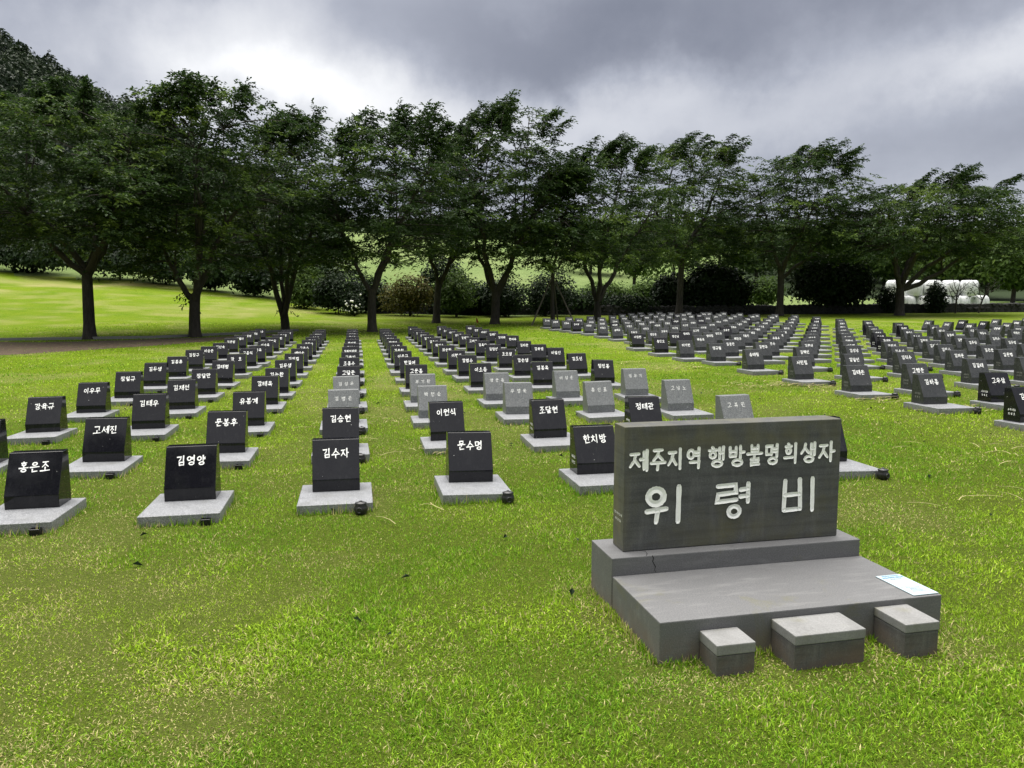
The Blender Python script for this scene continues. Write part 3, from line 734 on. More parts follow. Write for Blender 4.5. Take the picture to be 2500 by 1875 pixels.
STONES = """near 0 1 -5.43 7.77 b -
near 0 2 -5.89 9.65 b 강육규
near 0 3 -6.18 11.29 b 이우무
near 0 4 -6.46 12.91 b 장일규
near 0 5 -6.78 14.60 b 김두생
near 0 6 -7.12 16.33 b 김봉휴
near 0 7 -7.47 18.09 b 김창구
near 0 8 -7.72 19.59 b 이승준
near 0 9 -7.94 20.98 b 김난숙
near 0 10 -8.53 23.40 b 김춘업
near 0 11 -8.87 25.14 b 김열사
near 0 12 -9.22 26.88 b 이보영
near 0 13 -9.56 28.61 b 김태보
near 0 14 -9.91 30.35 b 고기홍
near 1 0 -3.83 6.11 b 홍은조
near 1 1 -4.20 7.88 b 고세진
near 1 2 -4.65 9.82 b 김태우
near 1 3 -4.97 11.54 b 김제선
near 1 4 -5.33 13.28 b 장달만
near 1 5 -5.68 15.06 b 강태평
near 1 6 -6.07 16.93 b 강_호
near 1 7 -6.39 18.62 b 고종식
near 1 8 -6.51 19.68 b 김기옥
near 1 9 -7.01 21.89 b 이승옥
near 1 10 -7.36 23.63 b 김병국
near 1 11 -7.70 25.37 b 강두현
near 1 12 -8.05 27.11 b 고수한
near 1 13 -8.39 28.84 b 이군서
near 2 0 -2.67 6.33 b 김영양
near 2 1 -3.09 8.25 b 문봉후
near 2 2 -3.45 10.03 b 유봉계
near 2 3 -3.85 11.94 b 강태옥
near 2 4 -4.12 13.44 b 김능환
near 2 5 -4.47 15.18 b 김무생
near 2 6 -4.81 16.92 b 김익림
near 2 7 -5.16 18.65 b 배차순
near 2 8 -5.50 20.39 b 고은수
near 2 9 -5.84 22.13 b 강무자
near 2 10 -6.19 23.86 b 김기수
near 2 11 -6.53 25.60 b 이순보
near 2 12 -6.88 27.34 b 고희선
near 2 13 -7.22 29.08 b 오배지
near 3 0 -1.54 6.63 b 김수자
near 3 1 -1.92 8.52 b 김승현
near 3 2 -2.25 10.21 l 김병은
near 3 3 -2.58 11.96 l 김성우
near 3 4 -2.91 13.67 b 고달준
near 3 5 -3.29 15.52 b 조종수
near 3 6 -3.60 17.11 b 고윤지
near 3 7 -4.00 19.08 b 김희진의자
near 3 8 -4.26 20.38 b 강희수
near 3 9 -4.66 22.41 b 박지화
near 3 10 -4.95 23.87 b 이순자
near 3 11 -5.36 25.83 b 고기수
near 3 12 -5.71 27.57 b 김보민
near 3 13 -6.05 29.31 b 김지훈
near 4 0 -0.40 6.91 b 문수명
near 4 1 -0.77 8.94 b 이원식
near 4 2 -1.10 10.58 l 박천승
near 4 3 -1.41 12.09 l 부기환
near 4 4 -1.74 13.86 b 고문종
near 4 5 -2.09 15.66 b 한길여
near 4 6 -2.47 17.38 b 이은구
near 4 7 -2.82 19.12 b 김은희
near 4 8 -3.16 20.85 b 이수경
near 4 9 -3.50 22.59 b 박재선
near 4 10 -3.85 24.33 b 강지순
near 4 11 -4.19 26.07 b 고인수
near 4 12 -4.54 27.80 b 김태수
near 4 13 -4.88 29.54 b 이기화
near 5 0 0.77 7.19 b 한치방
near 5 1 0.42 9.02 b 조달현
near 5 2 0.08 10.85 l 우영욱
near 5 3 -0.25 12.34 l 양운용
near 5 4 -0.58 14.10 b 이소동
near 5 5 -0.94 15.99 b 강병수
near 5 6 -1.27 17.47 b 이현구
near 5 7 -1.65 19.35 b 좌순화
near 5 8 -1.99 21.09 b 박기수
near 5 9 -2.33 22.82 b 강은서
near 5 10 -2.68 24.56 b 김길수
near 5 11 -3.02 26.30 b 김철수
near 5 12 -3.37 28.04 b 강인호
near 5 13 -3.71 29.77 b 고병화
near 5 14 -4.06 31.51 b 이민기
near 6 0 1.94 7.42 b 김정수
near 6 1 1.59 9.26 b 정태관
near 6 2 1.24 10.93 l 홍신표
near 6 3 0.88 12.53 l 이성준
near 6 4 0.56 14.36 b 김봉옥
near 6 5 0.22 16.00 b 강순생
near 6 6 -0.13 17.76 b 조오생
near 6 7 -0.48 19.58 b 김창선
near 6 8 -0.82 21.32 b 강옥산
near 6 9 -1.17 23.06 b 고여산
near 6 10 -1.51 24.79 b 김영덕
near 6 11 -1.85 26.53 b 김석주
near 6 12 -2.20 28.27 b 이영만
near 6 13 -2.54 30.00 b 오순호
near 6 14 -2.89 31.74 b 조양수
near 7 0 3.11 7.65 b 강인화
near 7 1 2.74 9.38 l 고복민
near 7 2 2.39 11.07 l 고남노
near 7 3 2.04 12.79 l 임유기
near 7 4 1.72 14.63 b 정인봉
near 7 5 1.38 16.34 b 강조신
near 7 6 1.02 18.05 b 이일선
near 7 7 0.67 19.47 b 김육생
near 7 8 0.32 20.94 b 김하운
near 7 9 0.01 23.76 b 현여옥
near 7 10 -0.34 25.02 b 김덕해
near 7 11 -0.68 26.76 b 김매화
near 7 12 -1.03 28.50 b 이유진
near 7 13 -1.37 30.24 b 김인수
near 7 14 -1.72 31.97 b 여화숙
far 0 0 6.47 9.64 b 김태홍
far 0 1 6.12 11.23 d 김하종
far 0 2 5.75 12.79 d 김태은
far 0 3 5.51 14.65 d 서민립
far 0 4 5.21 16.60 d 송태림
far 0 5 4.96 18.71 d 양규팔
far 0 6 4.47 19.85 d 허기현
far 0 7 4.13 21.47 b 홍진오
far 0 8 3.82 23.55 b 이창현
far 1 0 7.22 11.43 b 고우삼
far 1 1 6.82 12.94 d 고행준
far 1 2 6.75 15.21 d 김달선
far 1 3 6.51 17.16 d 김백인
far 1 4 6.17 18.96 d 김현주
far 1 5 5.67 20.03 d 김중만
far 1 6 5.42 22.19 d 백중옥
far 1 7 5.04 23.86 b 양순남
far 1 8 4.59 25.14 d 양인준
far 1 9 4.18 26.51 d 오동규
far 1 10 3.84 28.20 d 송태규
far 1 11 3.52 30.06 d 이용규
far 1 12 3.17 31.95 d 이만순
far 1 13 2.78 33.44 b 김여생
far 1 14 2.44 34.63 d 김경옥
far 1 15 2.02 35.92 d 정현백
far 1 16 1.71 37.94 d 김수명
far 2 0 8.31 13.76 d 김길태
far 2 1 8.00 15.62 d 김덕수
far 2 2 7.80 17.60 d 김성남
far 2 3 7.40 19.25 d 김현아
far 2 4 6.79 20.23 d 김은수
far 2 5 6.56 22.44 d 백관주
far 2 6 6.17 24.07 d 양덕림
far 2 7 5.70 25.25 b 양배추
far 2 8 5.36 27.19 d 오동식
far 2 9 5.01 28.95 d 이만주
far 2 10 4.75 31.29 d 이창고
far 2 11 4.34 32.64 b 이창현
far 2 12 3.98 34.09 d 전대인
far 2 13 3.65 35.64 d 조만정
far 2 14 3.28 37.87 d 현지해
far 2 15 2.92 39.37 d 김승부
far 3 0 9.53 14.16 d 김지태
far 3 1 9.29 16.03 d 김려문
far 3 2 8.64 17.18 d 김승시
far 3 3 8.38 19.10 d 이유백
far 3 4 8.00 20.69 d 김병오
far 3 5 7.76 22.70 d 우용수
far 3 6 7.24 23.93 d 백용찬
far 3 7 6.77 25.34 d 양진주
far 3 8 6.53 27.41 d 오규현
far 3 9 6.21 29.42 d 이근장
far 3 10 5.93 31.60 d 이현재
far 3 11 5.60 33.36 d 이성조
far 3 12 5.12 34.36 d 강인숭
far 3 13 4.83 36.39 d 고순태
far 3 14 4.47 38.51 d 이병오
far 3 15 4.16 40.83 d 이명호
far 4 0 10.35 16.08 d 김문형
far 4 1 9.90 17.59 d 김민수
far 4 2 9.37 19.01 d 김민식
far 4 3 9.16 20.97 d 김현아
far 4 4 8.72 22.43 d 백운호
far 4 5 8.30 23.94 d 오성백
far 4 6 7.95 25.62 d 김배주
far 4 7 7.69 27.71 b 오용운
far 4 8 7.36 29.69 d 이치영
far 4 9 7.13 31.82 d 이조만
far 4 10 6.82 33.90 d 김창인
far 4 11 6.36 35.17 d 정윤주
far 4 12 5.99 36.71 d 변문보
far 4 13 5.83 40.13 d 한인표
far 4 14 5.44 41.81 d 이병주
far 5 0 10.79 17.44 d 김은운
far 5 1 10.43 19.07 d 김재배
far 5 2 10.26 21.14 b 김대만
far 5 3 9.85 22.64 d 홍기종
far 5 4 9.34 23.94 d 박지오
far 5 5 9.07 25.81 d 이지백
far 5 6 8.86 27.94 d 이배희
far 5 7 8.52 29.74 d 강병수
far 5 8 8.28 31.99 d 오기욱
far 5 9 8.03 34.27 d 이영우
far 5 10 7.62 35.90 b 이창희
far 5 11 7.47 38.69 d 김수옥
far 5 12 7.20 41.23 d 박인순
far 5 13 6.80 42.84 d 임인수
far 5 14 6.33 44.28 d 김해운
far 6 0 11.90 17.74 d 김만복
far 6 1 11.95 20.00 d 김주남
far 6 2 11.22 21.02 d 김만일
far 6 3 10.86 22.77 b 오순만
far 6 4 10.45 24.26 d 변지수
far 6 5 10.15 26.00 b 손배춘
far 6 6 10.09 28.38 d 박지수
far 6 7 9.76 30.24 d 이용호
far 6 8 9.59 32.58 d 두용주
far 6 9 9.42 35.26 d 이창수
far 6 10 8.91 36.46 b 이순재
far 6 11 8.57 38.48 d 김인수
far 6 12 8.47 41.66 d 강인수
far 6 13 7.97 42.79 d 박이호
far 6 14 7.47 44.34 b 박현기
far 6 15 7.12 46.04 d 한의준
far 7 0 12.94 19.97 d 김주영
far 7 1 12.36 21.25 d 김현수
far 7 2 11.99 22.88 d 조수하
far 7 3 11.82 24.92 d 배배스
far 7 4 11.41 26.56 d 이대수
far 7 5 11.05 28.22 d 이대기
far 7 6 10.95 30.53 d 이순호
far 7 7 10.87 33.20 d 이유택
far 7 8 10.53 35.06 d 김승호
far 7 9 10.13 36.77 d 이현영
far 7 10 10.06 39.72 d 김현호
far 7 11 9.80 42.25 d 정영표
far 7 12 9.34 43.69 b 강용원
far 7 13 8.73 44.75 d 이공배
far 7 14 8.32 46.30 d 김용자
far 7 15 7.93 47.73 d 김두하
far 8 0 13.57 21.63 d 김희수
far 8 1 13.39 23.58 d 동명애
far 8 2 12.98 25.23 d 백대수
far 8 3 12.73 27.16 d 이종남
far 8 4 12.50 29.18 d 백인수
far 8 5 12.11 30.83 d 백용수
far 8 6 12.22 33.84 d 이비백
far 8 7 12.08 36.42 d 이춘범
far 8 8 11.55 37.93 b 고영범
far 8 9 11.17 39.51 d 백영은
far 8 10 11.07 42.00 d 고문기
far 8 11 10.52 43.45 b 박석준
far 8 12 10.03 45.16 d 박문배
far 8 13 9.68 47.05 d 홍의순
far 8 14 9.13 47.91 d 현기수
far 9 0 15.20 22.57 d 김영우
far 9 1 14.91 24.45 d 박동수
far 9 2 14.55 26.15 d 배소온
far 9 3 14.24 28.07 b 박대만
far 9 4 13.54 29.21 b 이현수
far 9 5 13.72 32.13 d 박백오
far 9 6 13.70 34.80 b 이숙백
far 9 7 13.65 37.53 d 이용수
far 9 8 13.46 40.02 d 박정범
far 9 9 12.94 41.63 d 고세명
far 9 10 12.16 42.23 d 임원순
far 9 11 11.91 44.39 d 고석민
far 9 12 11.57 46.67 d 택시정
far 9 13 10.87 47.55 d 송민호
far 10 0 16.05 24.57 d 박영순
far 10 1 15.62 26.15 d 이조영
far 10 2 15.38 28.09 d 배인수
far 10 3 15.18 30.27 d 이승민
far 10 4 15.23 32.99 d 양인기
far 10 5 14.86 34.90 d 김기순
far 10 6 15.00 37.99 d 김영희
far 10 7 14.94 40.80 d 고기호
far 10 8 14.43 42.39 d 이기범
far 10 9 13.47 42.59 d 문재우
far 10 10 13.21 44.81 d 지태근
far 10 11 12.80 46.73 d 박정호
far 10 12 11.96 46.90 d 송민기
back 0 0 17.32 27.48 d 정윤배
back 0 1 17.44 26.49 d 정정호
back 0 2 17.46 29.36 d 김명철
back 0 3 17.52 31.01 d 김태호
back 0 4 17.60 32.61 d 고동식
back 0 5 18.97 29.53 d 강익태
back 0 6 19.00 32.55 b 이익명
back 0 7 19.22 31.43 b 강정오
back 0 8 20.88 33.29 d 김영기
back 0 9 20.89 31.89 d 강태종
back 0 10 22.91 34.36 d 박순기"""
def pot_meshes():
    def lathe(prof, n=14):
        bm = bmesh.new(); rows = []
        for r, z in prof: rows.append([bm.verts.new((r * math.cos(2 * PI * k / n), r * math.sin(2 * PI * k / n), z)) for k in range(n)])
        for a, b in zip(rows[:-1], rows[1:]):
            for k in range(n): bm.faces.new((a[k], a[(k + 1) % n], b[(k + 1) % n], b[k]))
        bm.faces.new(rows[0][::-1]); bm.faces.new(rows[-1]); return bm
    body = bm_mesh('pot_body', lathe([(.034, -.01), (.048, .012), (.056, .040), (.054, .060), (.043, .076), (.046, .084), (.040, .086)]), M['pot'], True)
    lid = bm_mesh('lid', lathe([(.047, .086), (.048, .092), (.030, .098), (.010, .101), (.012, .108), (.006, .111)]), M['pot'], True)
    bm = bmesh.new(); rows = []
    for rr, d in ((.026, -.0505), (.026, -.0570), (.017, -.0575), (.015, -.050)):
        rows.append([bm.verts.new((rr * math.cos(2 * PI * k / 12), d, .040 + rr * math.sin(2 * PI * k / 12))) for k in range(12)])
    for a, b in zip(rows[:-1], rows[1:]):
        for k in range(12): bm.faces.new((a[k], a[(k + 1) % 12], b[(k + 1) % 12], b[k]))
    bm.faces.new(rows[-1])
    spout = bm_mesh('mouth', bm, M['pot'], True)
    bm = bmesh.new(); bm_box(bm, -.036, .036, -.028, .028, -.03, .050)
    bmesh.ops.bevel(bm, geom=bm.edges[:], offset=.003, segments=1, affect='EDGES')
    top = [f for f in bm.faces if f.normal.z > .9 and f.calc_area() > .002]
    ins = bmesh.ops.inset_region(bm, faces=top, thickness=.010); bmesh.ops.translate(bm, verts=list({v for f in top for v in f.verts}), vec=(0, 0, -.03))
    return body, lid, spout, bm_mesh('incense_box', bm, M['black'])
POT = pot_meshes()
def build_stones():
    r = random.Random(11)
    for ln in STONES.strip().splitlines():
        plot, a, b, X, Y, kd, nm = ln.split(); a, b, X, Y = int(a), int(b), float(X), float(Y)
        rot = TH if plot != 'back' else R(-74)
        rot += R(r.uniform(-.9, .9)) + (R(r.uniform(-4, 4)) if plot == 'back' else 0)
        c, s = math.cos(rot), math.sin(rot)
        x, y = X + .222 * s, Y - .222 * c
        d = math.hypot(x, y)
        e = empty('name_stone', (x, y, gz(x, y) - r.uniform(0, .012)), rot)
        e.rotation_euler = (R(r.gauss(0, .6)), R(r.gauss(0, .7)), rot)
        if plot == 'near':
            where = '%s from front, %s file from hill side, near plot' % (ORD[b], ORD[a]); grp = 'name stones in the near plot'
        elif plot == 'far':
            where = '%s along the %s line back from the grass aisle' % (ORD[b], ORD[a]); grp = 'name stones in the far plot'
        else:
            where = '%s of those turned sideways near the rubble wall' % ORD[b]; grp = 'name stones turned sideways by the wall'
        tag(e, '%s name stone, %s' % (KIND[kd], where), 'gravestone', grp)
        link('base_slab', SLAB, e); h = link('headstone', HEAD[kd], e)
        if nm != '-': link('lettering', name_mesh(nm, kd), h)
        if plot == 'far' and d < 26 and (a + b) < 12 or (plot == 'near' and a >= 5 and b < 4):
            link('side_lettering', side_mesh(hash_(nm) % 6, kd != 'b'), h)
        # incense pot at its foot
        seen = (plot == 'near' and ((a <= 2 and b < 6) or (a in (3, 4) and b < 9 and not (a == 4 and b > 0)) or (a == 7 and b == 0))) or (plot == 'far' and d < 19.5)
        if seen:
            lx, ly = .215 + r.uniform(-.03, .03), -.425 + r.uniform(-.02, .01)
            if plot == 'far': lx, ly = .30 + r.uniform(-.05, .02), -.40 + r.uniform(-.03, .02)
            px, py = x + lx * c - ly * s, y + lx * s + ly * c
            wh = where.replace(' from front', ' stone from front') if plot == 'near' else where.replace(' along', ' stone along')
            if plot == 'near' and a <= 2:
                lx, ly = .20, -.393; px, py = x + lx * c - ly * s, y + lx * s + ly * c
                q = link('incense_box', POT[3]); q.location = (px, py, gz(px, py)); q.rotation_euler = (0, 0, rot)
                tag(q, 'black stone incense box at %s' % wh, 'incense holder', 'incense boxes at the near stones')
            else:
                q = empty('incense_jar', (px, py, gz(px, py)), rot + R(r.uniform(-25, 25)))
                if r.random() < .25 and not (plot == 'near' and b == 0): q.rotation_euler = (R(r.uniform(-16, 10)), R(r.uniform(-14, 14)), rot)
                tag(q, 'black clay incense jar at %s' % wh, 'incense jar', 'incense jars at the stones')
                link('jar_body', POT[0], q); link('lid', POT[1], q); link('mouth', POT[2], q)
build_stones()

# ------------------------------------------------------------------ foliage and trees
def leaves_mesh(name, C, D, Nn, L, W, tint, mat, fold=.18):
    """one bent diamond per leaf: C base, D direction, Nn normal"""
    n = len(C); D = D / np.maximum(np.linalg.norm(D, axis=1), 1e-9)[:, None]
    S = np.cross(D, Nn); S /= np.maximum(np.linalg.norm(S, axis=1), 1e-9)[:, None]; U = np.cross(S, D)
    L = np.asarray(L)[:, None] if np.ndim(L) else np.full((n, 1), L); W = np.asarray(W)[:, None] if np.ndim(W) else np.full((n, 1), W)
    mid = C + D * L * .45
    V = np.stack([C, mid + S * W * .5 + U * L * fold * .5, C + D * L - U * L * fold * .4, mid - S * W * .5 + U * L * fold * .5], 1).reshape(-1, 3)
    i = np.arange(n) * 4
    F = np.concatenate([np.stack([i, i + 1, i + 2], 1), np.stack([i, i + 2, i + 3], 1)])
    cols = np.repeat(np.clip(tint, 0, 1), 4)[:, None]
    return np_mesh(name, V, F, mat, False, np.repeat(cols, 3, 1))
class Tubes:
    def __init__(s): s.V = []; s.F = []; s.n = 0
    def add(s, pts, rad, k=7):
        P = np.array(pts, float); m = len(P); T = np.gradient(P, axis=0); T /= np.maximum(np.linalg.norm(T, axis=1), 1e-9)[:, None]
        ref = np.array((0.31, .95, 0.02)); A = np.cross(T, ref); A /= np.maximum(np.linalg.norm(A, axis=1), 1e-9)[:, None]; B = np.cross(T, A)
        an = np.linspace(0, 2 * PI, k, endpoint=False)
        V = P[:, None] + np.asarray(rad)[:, None, None] * (A[:, None] * np.cos(an)[None, :, None] + B[:, None] * np.sin(an)[None, :, None])
        s.V.append(V.reshape(-1, 3)); idx = np.arange(m * k).reshape(m, k) + s.n
        s.F.append(np.stack([idx[:-1], np.roll(idx, -1, 1)[:-1], np.roll(idx, -1, 1)[1:], idx[1:]], -1).reshape(-1, 4)); s.n += m * k
    def mesh(s, name, mat): return np_mesh(name, np.concatenate(s.V), np.concatenate(s.F), mat, True)
def curve3(a, b, c, n):
    t = np.linspace(0, 1, n)[:, None]; return (1 - t) ** 2 * a + 2 * t * (1 - t) * b + t * t * c
def tree(name, label, cat, group, x, y, H, cb, rad, off, trunk_r, fork, nl, seed, ncl=80, mtw=17, kl=15, leaf=(.19, .092), mat='leaf', wind=.5, shoots=7, lean=0.0, squash=1.0, trunks=1):
    g = np.random.default_rng(seed); z0 = gz(x, y)
    root = empty(name, (x, y, z0)); tag(root, label, cat, group)
    tb = Tubes(); cx = np.array((off, 0., 0.))
    limbs = []
    fk = np.array((lean * fork, g.uniform(-.1, .1), fork))
    n = 9; P = curve3(np.array((0, 0, -.25)), np.array((lean * fork * .25 + g.uniform(-.1, .1), 0, fork * .55)), fk, n)
    rr = trunk_r * np.interp(np.linspace(0, 1, n), [0, .1, .25, 1], [1.75, 1.22, 1.0, .86]); tb.add(P, rr, 10)
    az0 = g.uniform(0, 2 * PI)
    for i in range(nl):
        az = az0 + 2 * PI * (i + g.uniform(-.25, .25)) / nl
        rr_ = rad * g.uniform(.42, .7)
        end = np.array((math.cos(az) * rr_, math.sin(az) * rr_ * squash, cb + (H - cb) * g.uniform(.35, .62))) + cx
        st = fk - np.array((0, 0, g.uniform(.05, .5)))
        ctl = st * .55 + end * .45; ctl[2] += g.uniform(-.2, .25) * (H - fork) ; ctl[:2] = st[:2] * .5 + end[:2] * .5 + g.uniform(-.3, .3, 2)
        L = curve3(st, ctl, end, 12); L[2:-1] += g.normal(0, .055, (9, 3)); limbs.append(L)
        tb.add(L, np.linspace(trunk_r * g.uniform(.55, .72), .045, 12), 8)
        # a leader rising from the limb
        k = g.integers(5, 8); e2 = np.array((L[k][0] * 1.1 + g.uniform(-.8, .8) + wind * .4, L[k][1] + g.uniform(-.6, .6), cb + (H - cb) * g.uniform(.7, .92)))
        L2 = curve3(L[k], (L[k] + e2) / 2 + np.array((g.uniform(-.4, .2), 0, .3)), e2, 9); limbs.append(L2); tb.add(L2, np.linspace(trunk_r * .22, .018, 9), 6)
    LP = np.concatenate([l[4:] for l in limbs]); tree_tone = g.uniform(-.06, .10)
    # crown: leaf sprays around points inside an umbrella-shaped envelope
    ph = g.uniform(0, 6.28, 3); Cc = []; cand = []
    while len(Cc) < ncl:
        t = g.uniform(0, 1) ** 1.1; a = g.uniform(0, 2 * PI)
        pr = (.74 + .26 * min(1, t / .32)) if t < .32 else max(0., 1 - ((t - .32) / .70) ** 2.3) ** .6
        pr *= 1 + .16 * math.sin(2 * a + ph[0]) + .12 * math.sin(3 * a + ph[1] + 4 * t) + .08 * math.sin(7 * a + ph[2])
        q = g.uniform(0, 1) ** .46 * (pr * rad)
        if q < .25 * rad and t < .25 and g.random() < .5: continue
        zz = cb + (H - cb) * t - .28 * (q / rad) ** 2 * (1 - t) * (H - cb) * .5
        cand.append((math.cos(a) * q + off * (.4 + .6 * t), math.sin(a) * q * squash, zz))
        if len(cand) == 6:                       # keep the candidate farthest from the others: an even crown
            if Cc:
                E = np.array(Cc); dd = [min((((E - np.array(p)) * (1, .6, 1.5)) ** 2).sum(1)) for p in cand]; Cc.append(cand[int(np.argmax(dd))])
            else: Cc.append(cand[0])
            cand = []
    Cc = np.array(Cc)
    ce, de, ne, tn = [], [], [], []
    def spray(c, out, up, ln, kn, tone):
        """a twig with leaves on both sides, lying in a nearly level plane"""
        d = np.array((out[0], out[1], up)); d /= np.linalg.norm(d)
        tt = (np.arange(kn) + .6) / kn; bend = np.array((wind * .22 * max(0., c[2] / H - .45), 0, -.30))
        P = c + d * ln * tt[:, None] + bend * ln * (tt ** 2)[:, None]
        sd = np.cross(d, (0, 0, 1.)); sd /= max(1e-6, np.linalg.norm(sd)); s = np.where(np.arange(kn) % 2, 1., -1.)[:, None]
        dd = d * .75 + sd * s * g.uniform(.5, 1.1, (kn, 1)) + g.normal(0, .28, (kn, 3)); dd[:, 2] -= .25; dd[:, 0] += wind * .3
        nn = np.array((0, 0, 1.)) + g.normal(0, .42, (kn, 3))
        ce.append(P + g.normal(0, .03, (kn, 3))); de.append(dd); ne.append(nn); tn.append(np.full(kn, tone) + g.normal(0, .10, kn))
    for c in Cc:
        j = np.argmin(((LP - c) ** 2).sum(1) + 3. * np.maximum(0, LP[:, 2] - c[2]) ** 2); a = LP[j]
        if np.linalg.norm(c - a) > .3:
            ctl = (a + c) / 2 + np.array((0, 0, .25)) + g.normal(0, .12, 3); B = curve3(a, ctl, c, 6); tb.add(B, np.linspace(.034, .010, 6), 4)
        tone = np.clip(g.normal(.36, .16) + (.18 if g.random() < .24 else 0), 0, 1) + tree_tone
        o = c - cx; o[2] = 0; o /= max(.3, np.linalg.norm(o))
        for _ in range(mtw):
            v = np.array((g.normal(), g.normal(), 0.)) * .75 + o * .7; v /= max(.2, np.linalg.norm(v))
            cc = c + np.array((g.normal(0, .46), g.normal(0, .46), g.normal(0, .13)))
            spray(cc, v, g.uniform(-.30, .45), g.uniform(.45, .95), kl, tone + (.34 if g.random() < .13 else g.normal(0, .07)))
    # wind-bent shoots standing out of the top
    for _ in range(shoots):
        a = g.uniform(0, 2 * PI); q = rad * g.uniform(.05, .62); t = (1 - ((.95 * q / rad)) ** 2) ** .5
        p0 = np.array((math.cos(a) * q + off, math.sin(a) * q * squash, cb + (H - cb) * (.30 + .60 * t)))
        p2 = p0 + np.array((wind * g.uniform(.5, 1.3), g.uniform(-.3, .3), g.uniform(.9, 1.7))); S = curve3(p0, p0 + np.array((g.uniform(-.1, .1), 0, .9)), p2, 9)
        tb.add(S, np.linspace(.02, .006, 9), 4)
        for k in range(9):
            for _ in range(5): spray(S[k], np.array((g.normal(wind * 1.1, .5), g.normal(0, .5))), g.uniform(-.1, .6), g.uniform(.30, .65), 9, np.clip(g.normal(.4, .15), 0, 1))
    # a few drooping sprays low down and on the trunk
    for _ in range(5):
        l = limbs[g.integers(len(limbs))]; p = l[g.integers(1, 5)]
        for _ in range(3): spray(p + g.normal(0, .1, 3), g.normal(0, 1, 2), -.6, .5, 9, .35)
    link('trunk', tb.mesh('trunk', M['bark']), root)
    C = np.concatenate(ce); nl_ = len(C)
    link('crown', leaves_mesh('crown', C, np.concatenate(de), np.concatenate(ne), leaf[0] * g.uniform(.7, 1.25, nl_), leaf[1] * g.uniform(.75, 1.2, nl_), np.concatenate(tn), M[mat]), root)
    return root
ROW = 'trees in the row behind the stones'
for i, (lab, px, D, H, cb, rad, off, tr, fk, nl, lean, ncl) in enumerate(TREES):
    x, y = px_point(px, D)
    tree('row_tree', lab, 'tree', ROW, x, y, H - .75, cb + (-.2 if i in (1, 8, 9, 10) else .35), rad * 1.08, off, tr, fk, nl, 100 + i, ncl=int(2.35 * (rad * 1.08) ** 2 * (H - cb) ** .35 * 1.12), lean=lean, wind=.35 + .085 * i, shoots=15 + i % 4, squash=.85)

def shrub(name, label, cat, group, x, y, w, h, dpt, n, leaf, mat, seed, lobes=5, zoff=0.0, stem=True, tone=.35):
    g = np.random.default_rng(seed); z0 = gz(x, y); root = empty(name, (x, y, z0)); tag(root, label, cat, group)
    L = []
    for k in range(lobes):
        a = g.uniform(0, 2 * PI); q = g.uniform(.0, .5) if k else 0
        L.append((math.cos(a) * q * w / 2, math.sin(a) * q * dpt / 2, h * g.uniform(.38, .62), g.uniform(.52, .78) if k else .95))
    C, Nn, tn = [], [], []
    for lx, ly, lz, s in L:
        m = int(n * s / sum(l[3] for l in L)); v = g.normal(0, 1, (m, 3)); v /= np.linalg.norm(v, axis=1)[:, None]
        q = g.uniform(.45, 1.05, m) ** .5; bump = 1 + .14 * np.sin(v[:, 0] * 7 + seed) * np.sin(v[:, 1] * 6) + .10 * np.sin(v[:, 2] * 9)
        P = v * (q * bump)[:, None] * np.array((w / 2 * s, dpt / 2 * s, h * .5 * min(1., s + .1))); P += np.array((lx, ly, lz + zoff)); P[:, 2] = np.maximum(P[:, 2], .04 + g.uniform(0, .1, m))
        C.append(P); Nn.append(v + g.normal(0, .5, (m, 3)) + np.array((0, 0, .5))); tn.append(tone + .22 * np.sin(v[:, 0] * 5 + lx * 9) * np.sin(v[:, 1] * 5 + v[:, 2] * 6) + g.normal(0, .14, m))
    C = np.concatenate(C); Nn = np.concatenate(Nn); m = len(C)
    D = np.cross(Nn, g.normal(0, 1, (m, 3)))
    link('foliage', leaves_mesh('foliage', C, D, Nn, leaf * 1.4 * g.uniform(.7, 1.3, m), leaf * .8 * g.uniform(.7, 1.3, m), np.concatenate(tn), M[mat]), root)
    if stem:
        tb = Tubes()
        for k in range(3): tb.add([(g.uniform(-.08, .08), g.uniform(-.08, .08), -.15), (g.uniform(-.15, .15), 0, h * .3), (g.uniform(-w * .2, w * .2), g.uniform(-.2, .2), h * .7)], [.05, .04, .02], 6)
        link('stem', tb.mesh('stem', M['bark']), root)
    return root
BUSH = 'bushes along the lawn edge'
def at_px(px, D): return px_point(px, D)
